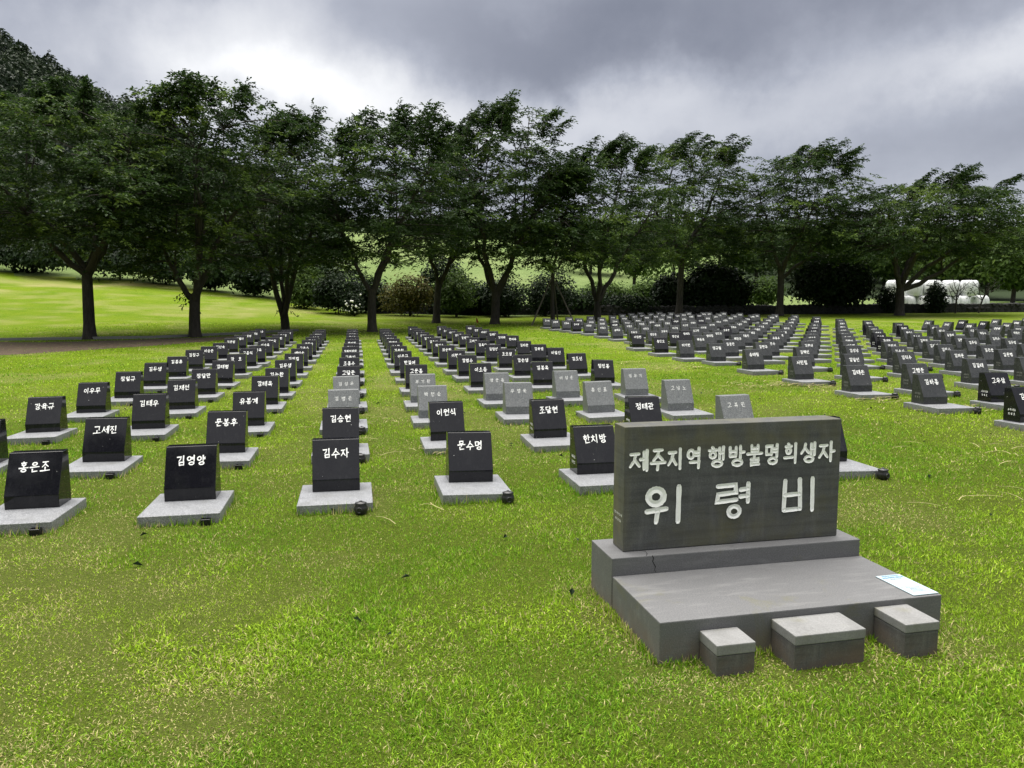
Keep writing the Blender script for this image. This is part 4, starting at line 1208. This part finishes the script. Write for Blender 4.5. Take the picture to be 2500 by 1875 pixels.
# px, distance, width m, height m, depth m, leaves, leaf size, material, label
BUSHES = [
    (-90, 69, 9, 7.0, 5, 4200, .30, 'leaf_dark', 'dark bushy wood edge left of the first trunk'),
    (90, 68, 8, 6.4, 5, 4200, .30, 'leaf_dark', 'dark bushy mass just past the first trunk'),
    (300, 67, 8, 6.0, 5, 4200, .30, 'leaf_dark', 'dark bushy mass between the first two trunks'),
    (420, 65, 6, 5.0, 4, 3600, .28, 'leaf_dark', 'dark bush behind the second trunk'),
    (530, 62.5, 4.4, 3.2, 3, 3400, .20, 'leaf_dark', 'dark leafy bush right after the second trunk'),
    (625, 60, 4.0, 3.4, 3, 3400, .20, 'leaf_dark', 'rounded dark bush before the third trunk'),
    (745, 54, 3.4, 2.9, 2.6, 3400, .17, 'leaf_mid', 'greener bush inside the V of the third tree'),
    (828, 52, 3.6, 2.8, 2.6, 3400, .17, 'leaf_dark', 'dark bush above the white flowers'),
    (1000, 51.5, 3.6, 2.7, 2.2, 3000, .15, 'leaf_maple', 'yellowish maple bush with layered leaves'),
    (1085, 54, 4.2, 4.2, 2.6, 3400, .18, 'leaf_dark', 'dark layered evergreen behind the slender tree'),
    (1115, 51, 2.9, 2.8, 2.4, 3200, .16, 'leaf_mid', 'rounded green bush beside the slender tree'),
    (1232, 52, 3.4, 2.9, 2.6, 3400, .16, 'leaf_dark', 'dark bush around the twin trunk'),
    (1332, 53, 4.0, 3.1, 2.6, 3400, .16, 'leaf_dark', 'dark bush behind the propped young tree'),
    (1735, 58.0, 6.0, 3.9, 3.4, 9000, .24, 'leaf_dark', 'first clipped dark round bush by the wall'),
    (1640, 58.0, 3.2, 2.9, 2.6, 4600, .22, 'leaf_dark', 'smaller dark bush leaning on the first clipped bush'),
    (2018, 58.0, 6.2, 4.0, 3.4, 9000, .24, 'leaf_dark', 'second clipped dark round bush, dome shaped'),
    (2158, 58.4, 1.5, 2.3, 1.3, 1500, .15, 'leaf_dark', 'small dark tree close to the spreading tree trunk'),
    (2277, 58.4, 1.9, 2.4, 1.6, 2000, .15, 'leaf_dark', 'small dark spreading tree before the white bales'),
    (905, 53.5, 3.6, 2.4, 2.2, 3000, .17, 'leaf_dark', 'low dark bush left of the maple bush'),
    (1165, 53.5, 3.4, 2.2, 2.2, 3000, .17, 'leaf_dark', 'low dark bush between the rounded green bush and the twin trunk'),
    (1405, 55.5, 4.2, 1.7, 1.8, 2800, .16, 'leaf_dark', 'low dark hedge piece right of the propped tree'),
    (1520, 56.2, 5.0, 1.5, 1.8, 2800, .16, 'leaf_dark', 'low dark hedge piece left of the clipped bushes'),
    (1480, 62, 5.2, 2.3, 2.2, 3200, .17, 'leaf_mid', 'low green bush showing over the wall'),
    (1590, 66, 4.2, 2.6, 2.2, 2600, .19, 'leaf_mid', 'light green brush showing over the wall beside the bush'),
    (1858, 66, 3.6, 2.6, 2.2, 2400, .19, 'leaf_mid', 'light green brush in the gap between clipped bushes'),
]
for i, (px, D, w, h, dp, n, lf, mt, lab) in enumerate(BUSHES):
    x, y = at_px(px, D); shrub('bush', lab, 'bush', BUSH, x, y, w, h, dp, n, lf, mt, 300 + i)
# white hydrangea heads in front of a dark bush
x, y = at_px(866, 50.4); hy = shrub('hydrangea', 'hydrangea with white flower heads at the dark hedge foot', 'flowering bush', None, x, y, 1.5, 1.5, 1.1, 900, .14, 'leaf_dark', 350, 3)
g_ = np.random.default_rng(5); bm = bmesh.new()
for k in range(24):
    p = Vector((g_.normal(0, .36), -.45 + g_.normal(0, .1), .25 + abs(g_.normal(.45, .28)))); bmesh.ops.create_icosphere(bm, subdivisions=1, radius=g_.uniform(.04, .085), matrix=Matrix.Translation(p))
fl = link('flower_heads', bm_mesh('flower_heads', bm, M['petal']), hy); fl['kind'] = 'stuff'

# background trees one can tell apart behind the wall, each with trunk and crown
WOODS = [
    # px, dist, H, width, label, material
    (1545, 92, 9.0, 9, 'round green tree on the meadow edge behind the windswept tree', 'leaf_mid'),
    (1440, 110, 8.0, 11, 'dark tree clump low on the meadow', 'leaf_far'),
    (1640, 100, 10.5, 11, 'olive green tree behind the first clipped bush', 'leaf_mid'),
    (1750, 118, 10.5, 12, 'far tree between the windswept pair', 'leaf_far'),
    (1840, 96, 9.0, 10, 'tree with dull green crown beyond the gap in the bushes', 'leaf_far'),
    (1950, 104, 9.5, 11, 'tree above the second clipped bush', 'leaf_mid'),
    (2060, 110, 9.5, 11, 'far tree behind the spreading tree', 'leaf_far'),
    (2150, 98, 7.5, 10, 'pale green tree on the slope behind the bales', 'leaf_mid'),
    (2290, 88, 7.5, 9, 'green tree rising over the bale stack', 'leaf_mid'),
    (2400, 82, 8.0, 9, 'bright green tree beside the last bale', 'leaf_mid'),
    (2465, 74, 6.5, 7, 'light leafy tree at the wall end', 'leaf_mid'),
    (2530, 78, 8.0, 8, 'bright leafy tree at the picture edge by the wall', 'leaf_mid'),
    (2350, 105, 9.5, 12, 'dark tree high on the slope over the bales', 'leaf_far'),
    (2470, 108, 9.5, 12, 'dark tree high on the slope at the edge', 'leaf_far'),
    (1290, 140, 7.5, 13, 'dark tree clump on the upper meadow', 'leaf_far'),
    (1120, 150, 7.0, 13, 'low tree clump high on the meadow', 'leaf_far'),
]
for i, (px, D, H, w, lab, mt) in enumerate(WOODS):
    x, y = at_px(px, D); o = shrub('background_tree', lab, 'tree', 'trees on the slope beyond the wall', x, y, w, H * .82, w * .7, 3800, .36, mt, 400 + i, 8, zoff=H * .12, stem=False, tone=.42)
    o.children[0].name = 'crown'; tb = Tubes(); tb.add([(0, 0, -.3), (.1, 0, H * .3), (0, 0, H * .6)], [.22, .18, .1], 7); link('trunk', tb.mesh('trunk', M['bark']), o)

def wood_mass(name, label, pts, leaf, mat, seed, per=46, size=(3.2, 3.0), conic=.0):
    """a far wood: leaf clumps spread over many crowns, read as one mass"""
    g = np.random.default_rng(seed); C, D, Nn, tn = [], [], [], []
    for x, y in pts:
        z = gz(x, y); s = g.uniform(.65, 1.3); v = g.normal(0, 1, (per, 3)); v /= np.linalg.norm(v, axis=1)[:, None]; v[:, 2] = np.abs(v[:, 2]) * 1.0
        if g.random() < conic: v[:, :2] *= (1.05 - np.abs(v[:, 2]))[:, None] * 1.2 + .1; hh = 1.7
        else: hh = 1.
        C.append(v * np.array((size[0] * s, size[0] * s, size[1] * s * hh)) * g.uniform(.8, 1.08, (per, 1)) + np.array((x, y, z + size[1] * .5)))
        Nn.append(v + g.normal(0, .5, (per, 3))); D.append(np.cross(v, g.normal(0, 1, (per, 3)))); tn.append(np.clip(g.normal(.38, .2), 0, 1) + g.normal(0, .12, per))
    C = np.concatenate(C); m = len(C)
    o = link(name, leaves_mesh(name, C, np.concatenate(D), np.concatenate(Nn), leaf * g.uniform(.7, 1.3, m), leaf * .7 * g.uniform(.7, 1.3, m), np.concatenate(tn), M[mat]))
    tag(o, label, kind='stuff')
def polar_pts(a0, a1, d0, d1, n, seed, keep=None):
    g = np.random.default_rng(seed); a = np.radians(g.uniform(a0, a1, n * 3)); d = np.sqrt(g.uniform(d0 ** 2, d1 ** 2, n * 3)); X, Y = d * np.sin(a), d * np.cos(a)
    return list(zip(X, Y))[:n]
wood_mass('hill_forest', 'dense dark wood covering the steep hill behind the first trees', polar_pts(-46, -13, 92, 262, 950, 1), .95, 'leaf_oreum', 61, 110, (3.2, 3.4), .35)
wood_mass('ridge_forest', 'dark wood along the low ridge beyond the meadow', polar_pts(-16, 42, 188, 300, 620, 2), 1.7, 'leaf_far', 62, 44, (3.6, 2.6))
wood_mass('slope_forest', 'green wood on the slope beyond the bales', polar_pts(17, 42, 112, 190, 300, 3), 1.2, 'leaf_far', 63, 60, (3.2, 3.0))
wood_mass('hedge_undergrowth', 'dark undergrowth filling the hedge behind the row', [(x + rnd.uniform(-.6, .6), 55.0 + rnd.uniform(-.7, .7) + (0 if x > -14 else (-14 - x) * .62)) for x in np.linspace(-12, 4, 34)], .26, 'leaf_dark', 64, 90, (1.0, 1.1))
wood_mass('bank_undergrowth', 'dark shrubby undergrowth along the top of the grass bank', [(x + rnd.uniform(-.8, .8), 60.2 + rnd.uniform(-1, 1) + (-20 - x) * .25) for x in np.linspace(-50, -12, 72)], .34, 'leaf_dark', 65, 150, (1.7, 2.2))

# ------------------------------------------------------------------ rubble wall
def rubble_wall():
    g = random.Random(21); P0, P1 = Vector((-9.5, 53.3)), Vector((42, 60.3)); L = (P1 - P0).length; d = (P1 - P0) / L; nrm = Vector((d.y, -d.x))
    shapes = []
    for k in range(10):
        bm = bmesh.new(); bmesh.ops.create_icosphere(bm, subdivisions=1, radius=.5)
        rr = random.Random(50 + k)
        for v in bm.verts:
            v.co = Vector((max(-.42, min(.42, v.co.x * rr.uniform(.9, 1.15))), max(-.4, min(.4, v.co.y * rr.uniform(.9, 1.1))), max(-.40, min(.40, v.co.z * rr.uniform(.9, 1.15)))))
        shapes.append(bm_mesh('stone', bm, M['basalt']))
    root = empty('rubble_wall', (P0.x, P0.y, gz(P0.x, P0.y)))
    tag(root, 'low dark basalt rubble wall along the far edge of the lawn', 'wall')
    rest = bmesh.new(); count = 0
    for c in range(3):
        s = -g.uniform(0, .3)
        while s < L:
            w = g.uniform(.38, .62); p = P0 + d * (s + w / 2); z = gz(p.x, p.y) + .06 + c * .26 + g.uniform(-.03, .03)
            sc = (w * 1.12, g.uniform(.5, .7), g.uniform(.30, .40)); off = nrm * g.uniform(-.07, .07)
            loc = Vector((p.x + off.x, p.y + off.y, z)); eul = Euler((g.uniform(-.12, .12), g.uniform(-.15, .15), math.atan2(d.y, d.x) + g.uniform(-.15, .15)))
            px = 1250 + 1878 * p.x / p.y
            if px > 1270 and count < 300:
                o = link('stone', shapes[g.randrange(10)], root); o.location = loc - root.location; o.rotation_euler = eul; o.scale = sc; count += 1
            else:
                bm2 = bmesh.new(); bm2.from_mesh(shapes[g.randrange(10)]); bm2.transform(Matrix.Translation(loc - root.location) @ eul.to_matrix().to_4x4() @ Matrix.Diagonal((*sc, 1)))
                tmp = bpy.data.meshes.new('t'); bm2.to_mesh(tmp); bm2.free(); rest.from_mesh(tmp); bpy.data.meshes.remove(tmp)
            s += w
    o = link('far_stones', bm_mesh('far_stones', rest, M['basalt']), root); o['kind'] = 'stuff'
    # packed fill behind the face, so no light comes through the joints
    bm = bmesh.new(); n = 40; prev = None
    for i in range(n + 1):
        p = P0 + d * L * i / n; z = gz(p.x, p.y); a = p + nrm * .16; b = p - nrm * .16
        q = [bm.verts.new((a.x - root.location.x, a.y - root.location.y, z - .2 - root.location.z)), bm.verts.new((a.x - root.location.x, a.y - root.location.y, z + .62 - root.location.z)), bm.verts.new((b.x - root.location.x, b.y - root.location.y, z + .62 - root.location.z)), bm.verts.new((b.x - root.location.x, b.y - root.location.y, z - .2 - root.location.z))]
        if prev:
            for k in range(4): bm.faces.new((prev[k], prev[(k + 1) % 4], q[(k + 1) % 4], q[k]))
        prev = q
    link('rubble_core', bm_mesh('rubble_core', bm, M['basalt']), root)
rubble_wall()

# ------------------------------------------------------------------ wrapped bales
def bale_mesh(seed, w, h):
    r = random.Random(seed); bm = bmesh.new(); n = 28
    prof = [(.0, .0), (.70, .0), (.84, .03), (.95, .14), (1., .35), (1.01, .55), (.985, .74), (.90, .90), (.74, .98), (.0, 1.0)]
    rows = []
    for q, z in prof:
        rows.append([bm.verts.new(((q + (.025 * math.sin(k * 2.4 + seed) + .02 * math.sin(k * 5 + z * 6)) * (q > .5)) * w / 2 * math.cos(2 * PI * k / n), (q + .02 * math.sin(k * 3.1 + seed * 2)) * w / 2 * math.sin(2 * PI * k / n), z * h + (.035 * math.sin(k * 1.3 + seed) if z > .9 else 0))) for k in range(n)])
    for a, b in zip(rows[:-1], rows[1:]):
        for k in range(n): bm.faces.new((a[k], a[(k + 1) % n], b[(k + 1) % n], b[k]))
    return bm_mesh('wrapped_bale', bm, M['wrap'], True)
BALES = [(2180, 0, 'lowest white bale at the hill-side end, beside the big trunk'), (2222, 0, 'lower white bale half hidden behind the big trunk'), (2266, 0, 'lower white bale behind the small dark tree'), (2309, 0, 'lower white bale behind the first bare sapling'), (2352, 0, 'lower white bale with a red tape on it'), (2398, 0, 'lower white bale at the open end, behind the leaning sapling'),
         (2192, 1, 'upper white bale above the hill-side end'), (2237, 1, 'upper white bale showing between the limbs of the spreading tree'), (2282, 1, 'upper white bale above the small dark tree'), (2326, 1, 'upper white bale above the first bare sapling'), (2371, 1, 'upper white bale at the open end of the stack')]
for i, (px, t, lab) in enumerate(BALES):
    x, y = at_px(px - 14, 64.0 + .3 * (i % 2)); w = 1.44; h = 1.28
    o = link('wrapped_bale', bale_mesh(i, w, h)); zb = gz(at_px(2290, 64)[0], 64) - .04
    o.location = (x, y, zb + t * (h - .03)); o.rotation_euler = (0, 0, i * 1.1); tag(o, lab, 'bale', 'white wrapped bales stacked by the field')
    if i == 4:
        e = link('tape', box_mesh('tape', (-.05, .05, -.02, .0, .05, .42), M['red'], 0), o); e.location = Vector((0, 0, 0)); e.matrix_basis = Matrix.Rotation(-i * 1.1, 4, 'Z') @ Matrix.Translation((-.05, -.775, 0))

# ------------------------------------------------------------------ props, saplings, flag
def pole(label, a, b, r=.045):
    bm = bmesh.new(); d = Vector(b) - Vector(a); bmesh.ops.create_cone(bm, cap_ends=True, segments=9, radius1=r, radius2=r * .8, depth=d.length, matrix=Matrix.Translation((0, 0, d.length / 2)))
    o = link('support_pole', bm_mesh('support_pole', bm, M['wood'])); o.location = a; o.rotation_euler = d.to_track_quat('Z', 'Y').to_euler(); tag(o, label, 'pole', 'props holding the young tree')
tx, ty = at_px(1350, 43.0); tz = gz(tx, ty)
def foot(px, D):
    x, y = at_px(px, D); return (x, y, gz(x, y) - .05)
pole('wooden prop slanting from the lawn to the young tree, hill side', foot(1298, 42.2), (tx - .1, ty - .05, tz + 2.55))
pole('wooden prop slanting down behind the stones, wall side', foot(1404, 42.0), (tx + .1, ty - .05, tz + 2.4))
pole('wooden prop standing almost upright behind the young tree', foot(1362, 44.6), (tx + .02, ty + .12, tz + 2.5))
def sapling(px, D, H, lean, label, seed, tuft):
    x, y = at_px(px, D); g = np.random.default_rng(seed); root = empty('bare_sapling', (x, y, gz(x, y))); tag(root, label, 'tree', 'bare saplings before the bales')
    tb = Tubes(); top = np.array((lean, 0, H * .55)); S = curve3(np.array((0, 0, -.1)), np.array((lean * .2, 0, H * .3)), top, 8); tb.add(S, np.linspace(.075, .045, 8), 7); tips = []
    for k in range(8):
        p = S[g.integers(4, 8)]; a = k * .8 + g.uniform(-.2, .2); e = p + np.array((math.cos(a) * g.uniform(.5, 1.1), math.sin(a) * .5, H * g.uniform(.2, .45)))
        B = curve3(p, (p + e) / 2 + np.array((math.cos(a) * .25, 0, -.05)), e, 7); tb.add(B, np.linspace(.03, .012, 7), 5); tips.append(e)
        for _ in range(3):
            q = B[g.integers(2, 6)]; f = q + np.array((g.normal(0, .35), g.normal(0, .25), g.uniform(.1, .5))); tb.add([q, (q + f) / 2 + g.normal(0, .04, 3), f], [.014, .01, .006], 4)
    link('trunk', tb.mesh('trunk', M['bark']), root)
    if tuft:
        C = np.concatenate([np.array(t) + g.normal(0, .22, (26, 3)) for t in tips[:4]]) + np.array((-.3, 0, .1)); m = len(C)
        link('crown', leaves_mesh('crown', C, g.normal(0, 1, (m, 3)), g.normal(0, .5, (m, 3)) + np.array((0, 0, 1.)), np.full(m, .15), np.full(m, .08), g.uniform(.1, .5, m), M['leaf_dark']), root)
sapling(2328, 57.6, 2.9, .05, 'leafless forked sapling standing by the wall before the bales', 3, False)
sapling(2384, 57.8, 3.0, .55, 'leaning bare sapling with a small leafy tuft, before the last bale', 4, True)
fx, fy = at_px(1163, 42.0); fr = empty('marker_flag', (fx, fy, gz(fx, fy))); tag(fr, 'small faded orange marker flag on the lawn behind the near plot', 'flag')
bm = bmesh.new(); bmesh.ops.create_cone(bm, cap_ends=True, segments=6, radius1=.008, radius2=.008, depth=.55, matrix=Matrix.Translation((0, 0, .2))); link('stick', bm_mesh('stick', bm, M['wood']), fr)
V = np.array([(.0, 0, .47), (.05, .01, .44), (.12, -.02, .28), (.10, .0, .16), (.03, .02, .22), (.0, 0, .25)]); bm = bmesh.new(); vs = [bm.verts.new(v) for v in V]; bm.faces.new(vs)
bmesh.ops.solidify(bm, geom=bm.faces[:], thickness=.004); link('cloth', bm_mesh('cloth', bm, M['orange']), fr)

# trees standing behind the viewer, mirrored in the nearest polished stones
BACKT = [(-7.0, -9.0, 12.9, 3.2), (-3.4, -9.6, 12.7, 2.4)]
for i, (x, y, H, rad) in enumerate(BACKT):
    tree('park_tree', ['leafy tree mirrored in the first front stone, hill side', 'leafy tree mirrored between the two front black stones', 'leafy tree mirrored in the second front stone'][i], 'tree', 'trees mirrored in the front stones', x, y, H, 3.0, rad, 0, .2, 2.4, 4, 500 + i, ncl=60, mtw=9, kl=10, leaf=(.32, .16), wind=.2, shoots=8)

# ------------------------------------------------------------------ grass
def grass():
    g = np.random.default_rng(77)
    bands = [(1.75, 2.6, 21000, .0050, .036), (2.6, 3.6, 17500, .0056, .037), (3.6, 5, 12500, .0068, .038), (5, 7, 7400, .0088, .040), (7, 10, 3700, .0118, .042), (10, 14, 1500, .016, .045), (14, 20, 620, .022, .050), (20, 28, 220, .030, .055), (28, 46, 90, .045, .06)]
    P, Wd, Hh = [], [], []
    amax = R(38)
    for d0, d1, dens, w, h in bands:
        n = int(dens * amax * (d1 * d1 - d0 * d0)); d = np.sqrt(g.uniform(d0 * d0, d1 * d1, n)); a = g.uniform(-amax, amax, n)
        P.append(np.stack([d * np.sin(a), d * np.cos(a)], 1)); Wd.append(w * g.uniform(.6, 1.35, n)); Hh.append(h * .72 * g.uniform(.45, 1.3, n))
    P = np.concatenate(P); W = np.concatenate(Wd); H = np.concatenate(Hh); X, Y = P.T; n = len(X)
    # thin where the turf is worn, longer in tufts
    st = straw_amount(X, Y); tuft = fbm(X, Y, 2.6, 51, 3)
    keep = g.random(n) > .45 * sstep(fbm(X, Y, 5.3, 81, 3), .56, .68) * (np.hypot(X, Y) < 14); X, Y, W, H, st, tuft = X[keep], Y[keep], W[keep], H[keep], st[keep], tuft[keep]; n = len(X)
    H = H * (.75 + .55 * sstep(tuft, .35, .7)) * (1 - .35 * st)
    az = g.uniform(0, 2 * PI, n); lean = np.abs(g.normal(.80, .40, n)) + .35 * st
    # tufts left standing where the mower cannot reach: round the slabs and the memorial's foot
    tx, ty, tw_, th_ = [], [], [], []
    for ln in STONES.strip().splitlines():
        q = ln.split(); X_, Y_ = float(q[3]), float(q[4]); dd = math.hypot(X_, Y_)
        if dd > 17 or q[0] == 'back': continue
        c_, s_ = CT, ST; ox, oy = X_ + .222 * s_, Y_ - .222 * c_; m_ = int(340 * min(1, 6 / dd))
        sd = g.integers(0, 4, m_); t_ = g.uniform(-1, 1, m_); e_ = np.abs(g.normal(0, .022, m_)) + .004
        lx = np.where(sd < 2, t_ * .31, np.where(sd == 2, -.30 - e_, .30 + e_)); ly = np.where(sd < 1, -.36 - e_, np.where(sd < 2, -.36 - e_, t_ * .37))
        tx.append(ox + lx * c_ - ly * s_); ty.append(oy + lx * s_ + ly * c_); tw_.append(np.full(m_, .0042 + .0007 * dd)); th_.append(g.uniform(.03, .075, m_) * (1 + .6 * (g.random(m_) < .12)))
    m_ = 2600; sd = g.integers(0, 3, m_); t_ = g.uniform(0, 1, m_); e_ = np.abs(g.normal(0, .02, m_)) + .004
    lx = np.where(sd == 0, t_ * 1.557, np.where(sd == 1, -e_, 1.557 + e_)); ly = np.where(sd == 0, -e_, t_ * .97)
    c_, s_ = math.cos(MON_ROT), math.sin(MON_ROT)
    tx.append(MON[0] + lx * c_ - ly * s_); ty.append(MON[1] + lx * s_ + ly * c_); tw_.append(np.full(m_, .005)); th_.append(g.uniform(.02, .055, m_))
    X = np.concatenate([X] + tx); Y = np.concatenate([Y] + ty); W = np.concatenate([W] + tw_); H = np.concatenate([H] + th_)
    az = np.concatenate([az, g.uniform(0, 2 * PI, len(X) - n)]); lean = np.concatenate([lean, np.abs(g.normal(.35, .25, len(X) - n))])
    st = straw_amount(X, Y); n = len(X)
    Z = ground_z(X, Y) - .004
    dx, dy = np.cos(az), np.sin(az)
    fa = g.uniform(0, 2 * PI, n); sx_, sy_ = np.cos(fa) * W / 2, np.sin(fa) * W / 2
    up = H * np.cos(np.minimum(lean, 1.35)); fw = H * np.sin(np.minimum(lean, 1.35))
    V = np.empty((n, 5, 3), np.float32)
    V[:, 0] = np.stack([X - sx_, Y - sy_, Z], 1); V[:, 1] = np.stack([X + sx_, Y + sy_, Z], 1)
    mx, my, mz = X + dx * fw * .35, Y + dy * fw * .35, Z + up * .62
    V[:, 2] = np.stack([mx + sx_ * .8, my + sy_ * .8, mz], 1); V[:, 3] = np.stack([mx - sx_ * .8, my - sy_ * .8, mz], 1)
    V[:, 4] = np.stack([X + dx * fw, Y + dy * fw, Z + up], 1)
    i = np.arange(n) * 5
    far_ = np.hypot(X, Y) > 4.2; nr = ~far_
    F = np.concatenate([np.stack([i, i + 1, i + 2], 1)[nr], np.stack([i, i + 2, i + 3], 1)[nr], np.stack([i + 3, i + 2, i + 4], 1)[nr], np.stack([i, i + 1, i + 4], 1)[far_]])
    # living green, yellowish green, dead straw
    k1 = fbm(X, Y, .5, 61, 4); k2 = fbm(X, Y, 2., 71, 3)
    c_g = np.array((.125, .275, .016)); c_y = np.array((.370, .530, .036)); c_s = np.array((.64, .57, .26))
    m = np.clip(sstep(k1, .32, .68) * .62 + .5 * (k2 - .5) + g.normal(0, .22, n) + .22, 0, 1)[:, None]
    far = sstep(np.hypot(X, Y), 6, 16)[:, None]
    col = c_g * (1 - m) + c_y * m
    dead = (g.random(n) < np.clip(.07 + .44 * st + .16 * sstep(k2, .55, .78), 0, .9) * (1 - .35 * far[:, 0]))[:, None]
    col = np.where(dead, c_s * g.uniform(.55, 1.1, (n, 1)), col * g.uniform(.55, 1.4, (n, 1)))
    cols = np.repeat(col, 5, 0).astype(np.float32)
    o = link('grass', np_mesh('grass', V.reshape(-1, 3), F, M['blade'], False, cols)); tag(o, 'short mown grass with dry straw between the stones', 'grass', kind='stuff')
    # loose mown hay lying in wisps
    hp = [(4.9, 14.3, 60, .5), (5.5, 14.0, 50, .5), (5.9, 11.9, 40, .45), (6.4, 11.0, 35, .5), (-.95, 6.1, 4, .3), (4.1, 17.6, 30, .3), (2.9, 19.2, 26, .3), (-.7, 8.6, 16, .5), (-2.0, 10.5, 16, .5), (1.9, 8.5, 12, .5), (4.4, 6.0, 10, .6), (5.2, 8.2, 14, .6)]
    V, F, q = [], [], 0
    for hx, hy, m_, s in hp:
        for _ in range(m_):
            x, y = hx + g.normal(0, s), hy + g.normal(0, s * .5); a = g.normal(.2, .7); L = g.uniform(.1, .32); w = .0022 + .00035 * hy; z = gz(x, y) + g.uniform(.02, .05); b = g.uniform(-.5, .5)
            for k in range(4):
                t = k / 3 - .5; cx_, cy_ = x + math.cos(a + b * t) * L * t, y + math.sin(a + b * t) * L * t
                V += [(cx_ - math.sin(a) * w, cy_ + math.cos(a) * w, z + .012 * (1 - 4 * t * t)), (cx_ + math.sin(a) * w, cy_ - math.cos(a) * w, z + .012 * (1 - 4 * t * t))]
            for k in range(3): F.append((q + 2 * k, q + 2 * k + 1, q + 2 * k + 3, q + 2 * k + 2))
            q += 8
    hc = np.tile(np.array((.46, .40, .20), np.float32), (len(V), 1)) * np.repeat(g.uniform(.7, 1.1, (len(V) // 8, 1)), 8, 0).astype(np.float32)
    o = link('hay_wisps', np_mesh('hay_wisps', np.array(V), np.array(F), M['blade'], False, hc)); tag(o, 'loose pale wisps of mown hay on the lawn', 'hay', kind='stuff')
grass()
def fallen_leaves():
    g = np.random.default_rng(9); n = 80; d = np.sqrt(g.uniform(4, 14 ** 2, n)); a = g.uniform(-R(36), R(36), n); X, Y = d * np.sin(a), d * np.cos(a)
    C = np.stack([X, Y, ground_z(X, Y) + g.uniform(.02, .035, n)], 1); D = g.normal(0, 1, (n, 3)) * (1, 1, .25)
    o = link('fallen_leaves', leaves_mesh('fallen_leaves', C, D, g.normal(0, .35, (n, 3)) + (0, 0, 1.), g.uniform(.03, .07, n), g.uniform(.015, .035, n), g.uniform(0, .35, n), M['leaf_dark'], .4))
    tag(o, 'scattered small dark fallen leaves on the lawn', 'leaves', kind='stuff')
fallen_leaves()
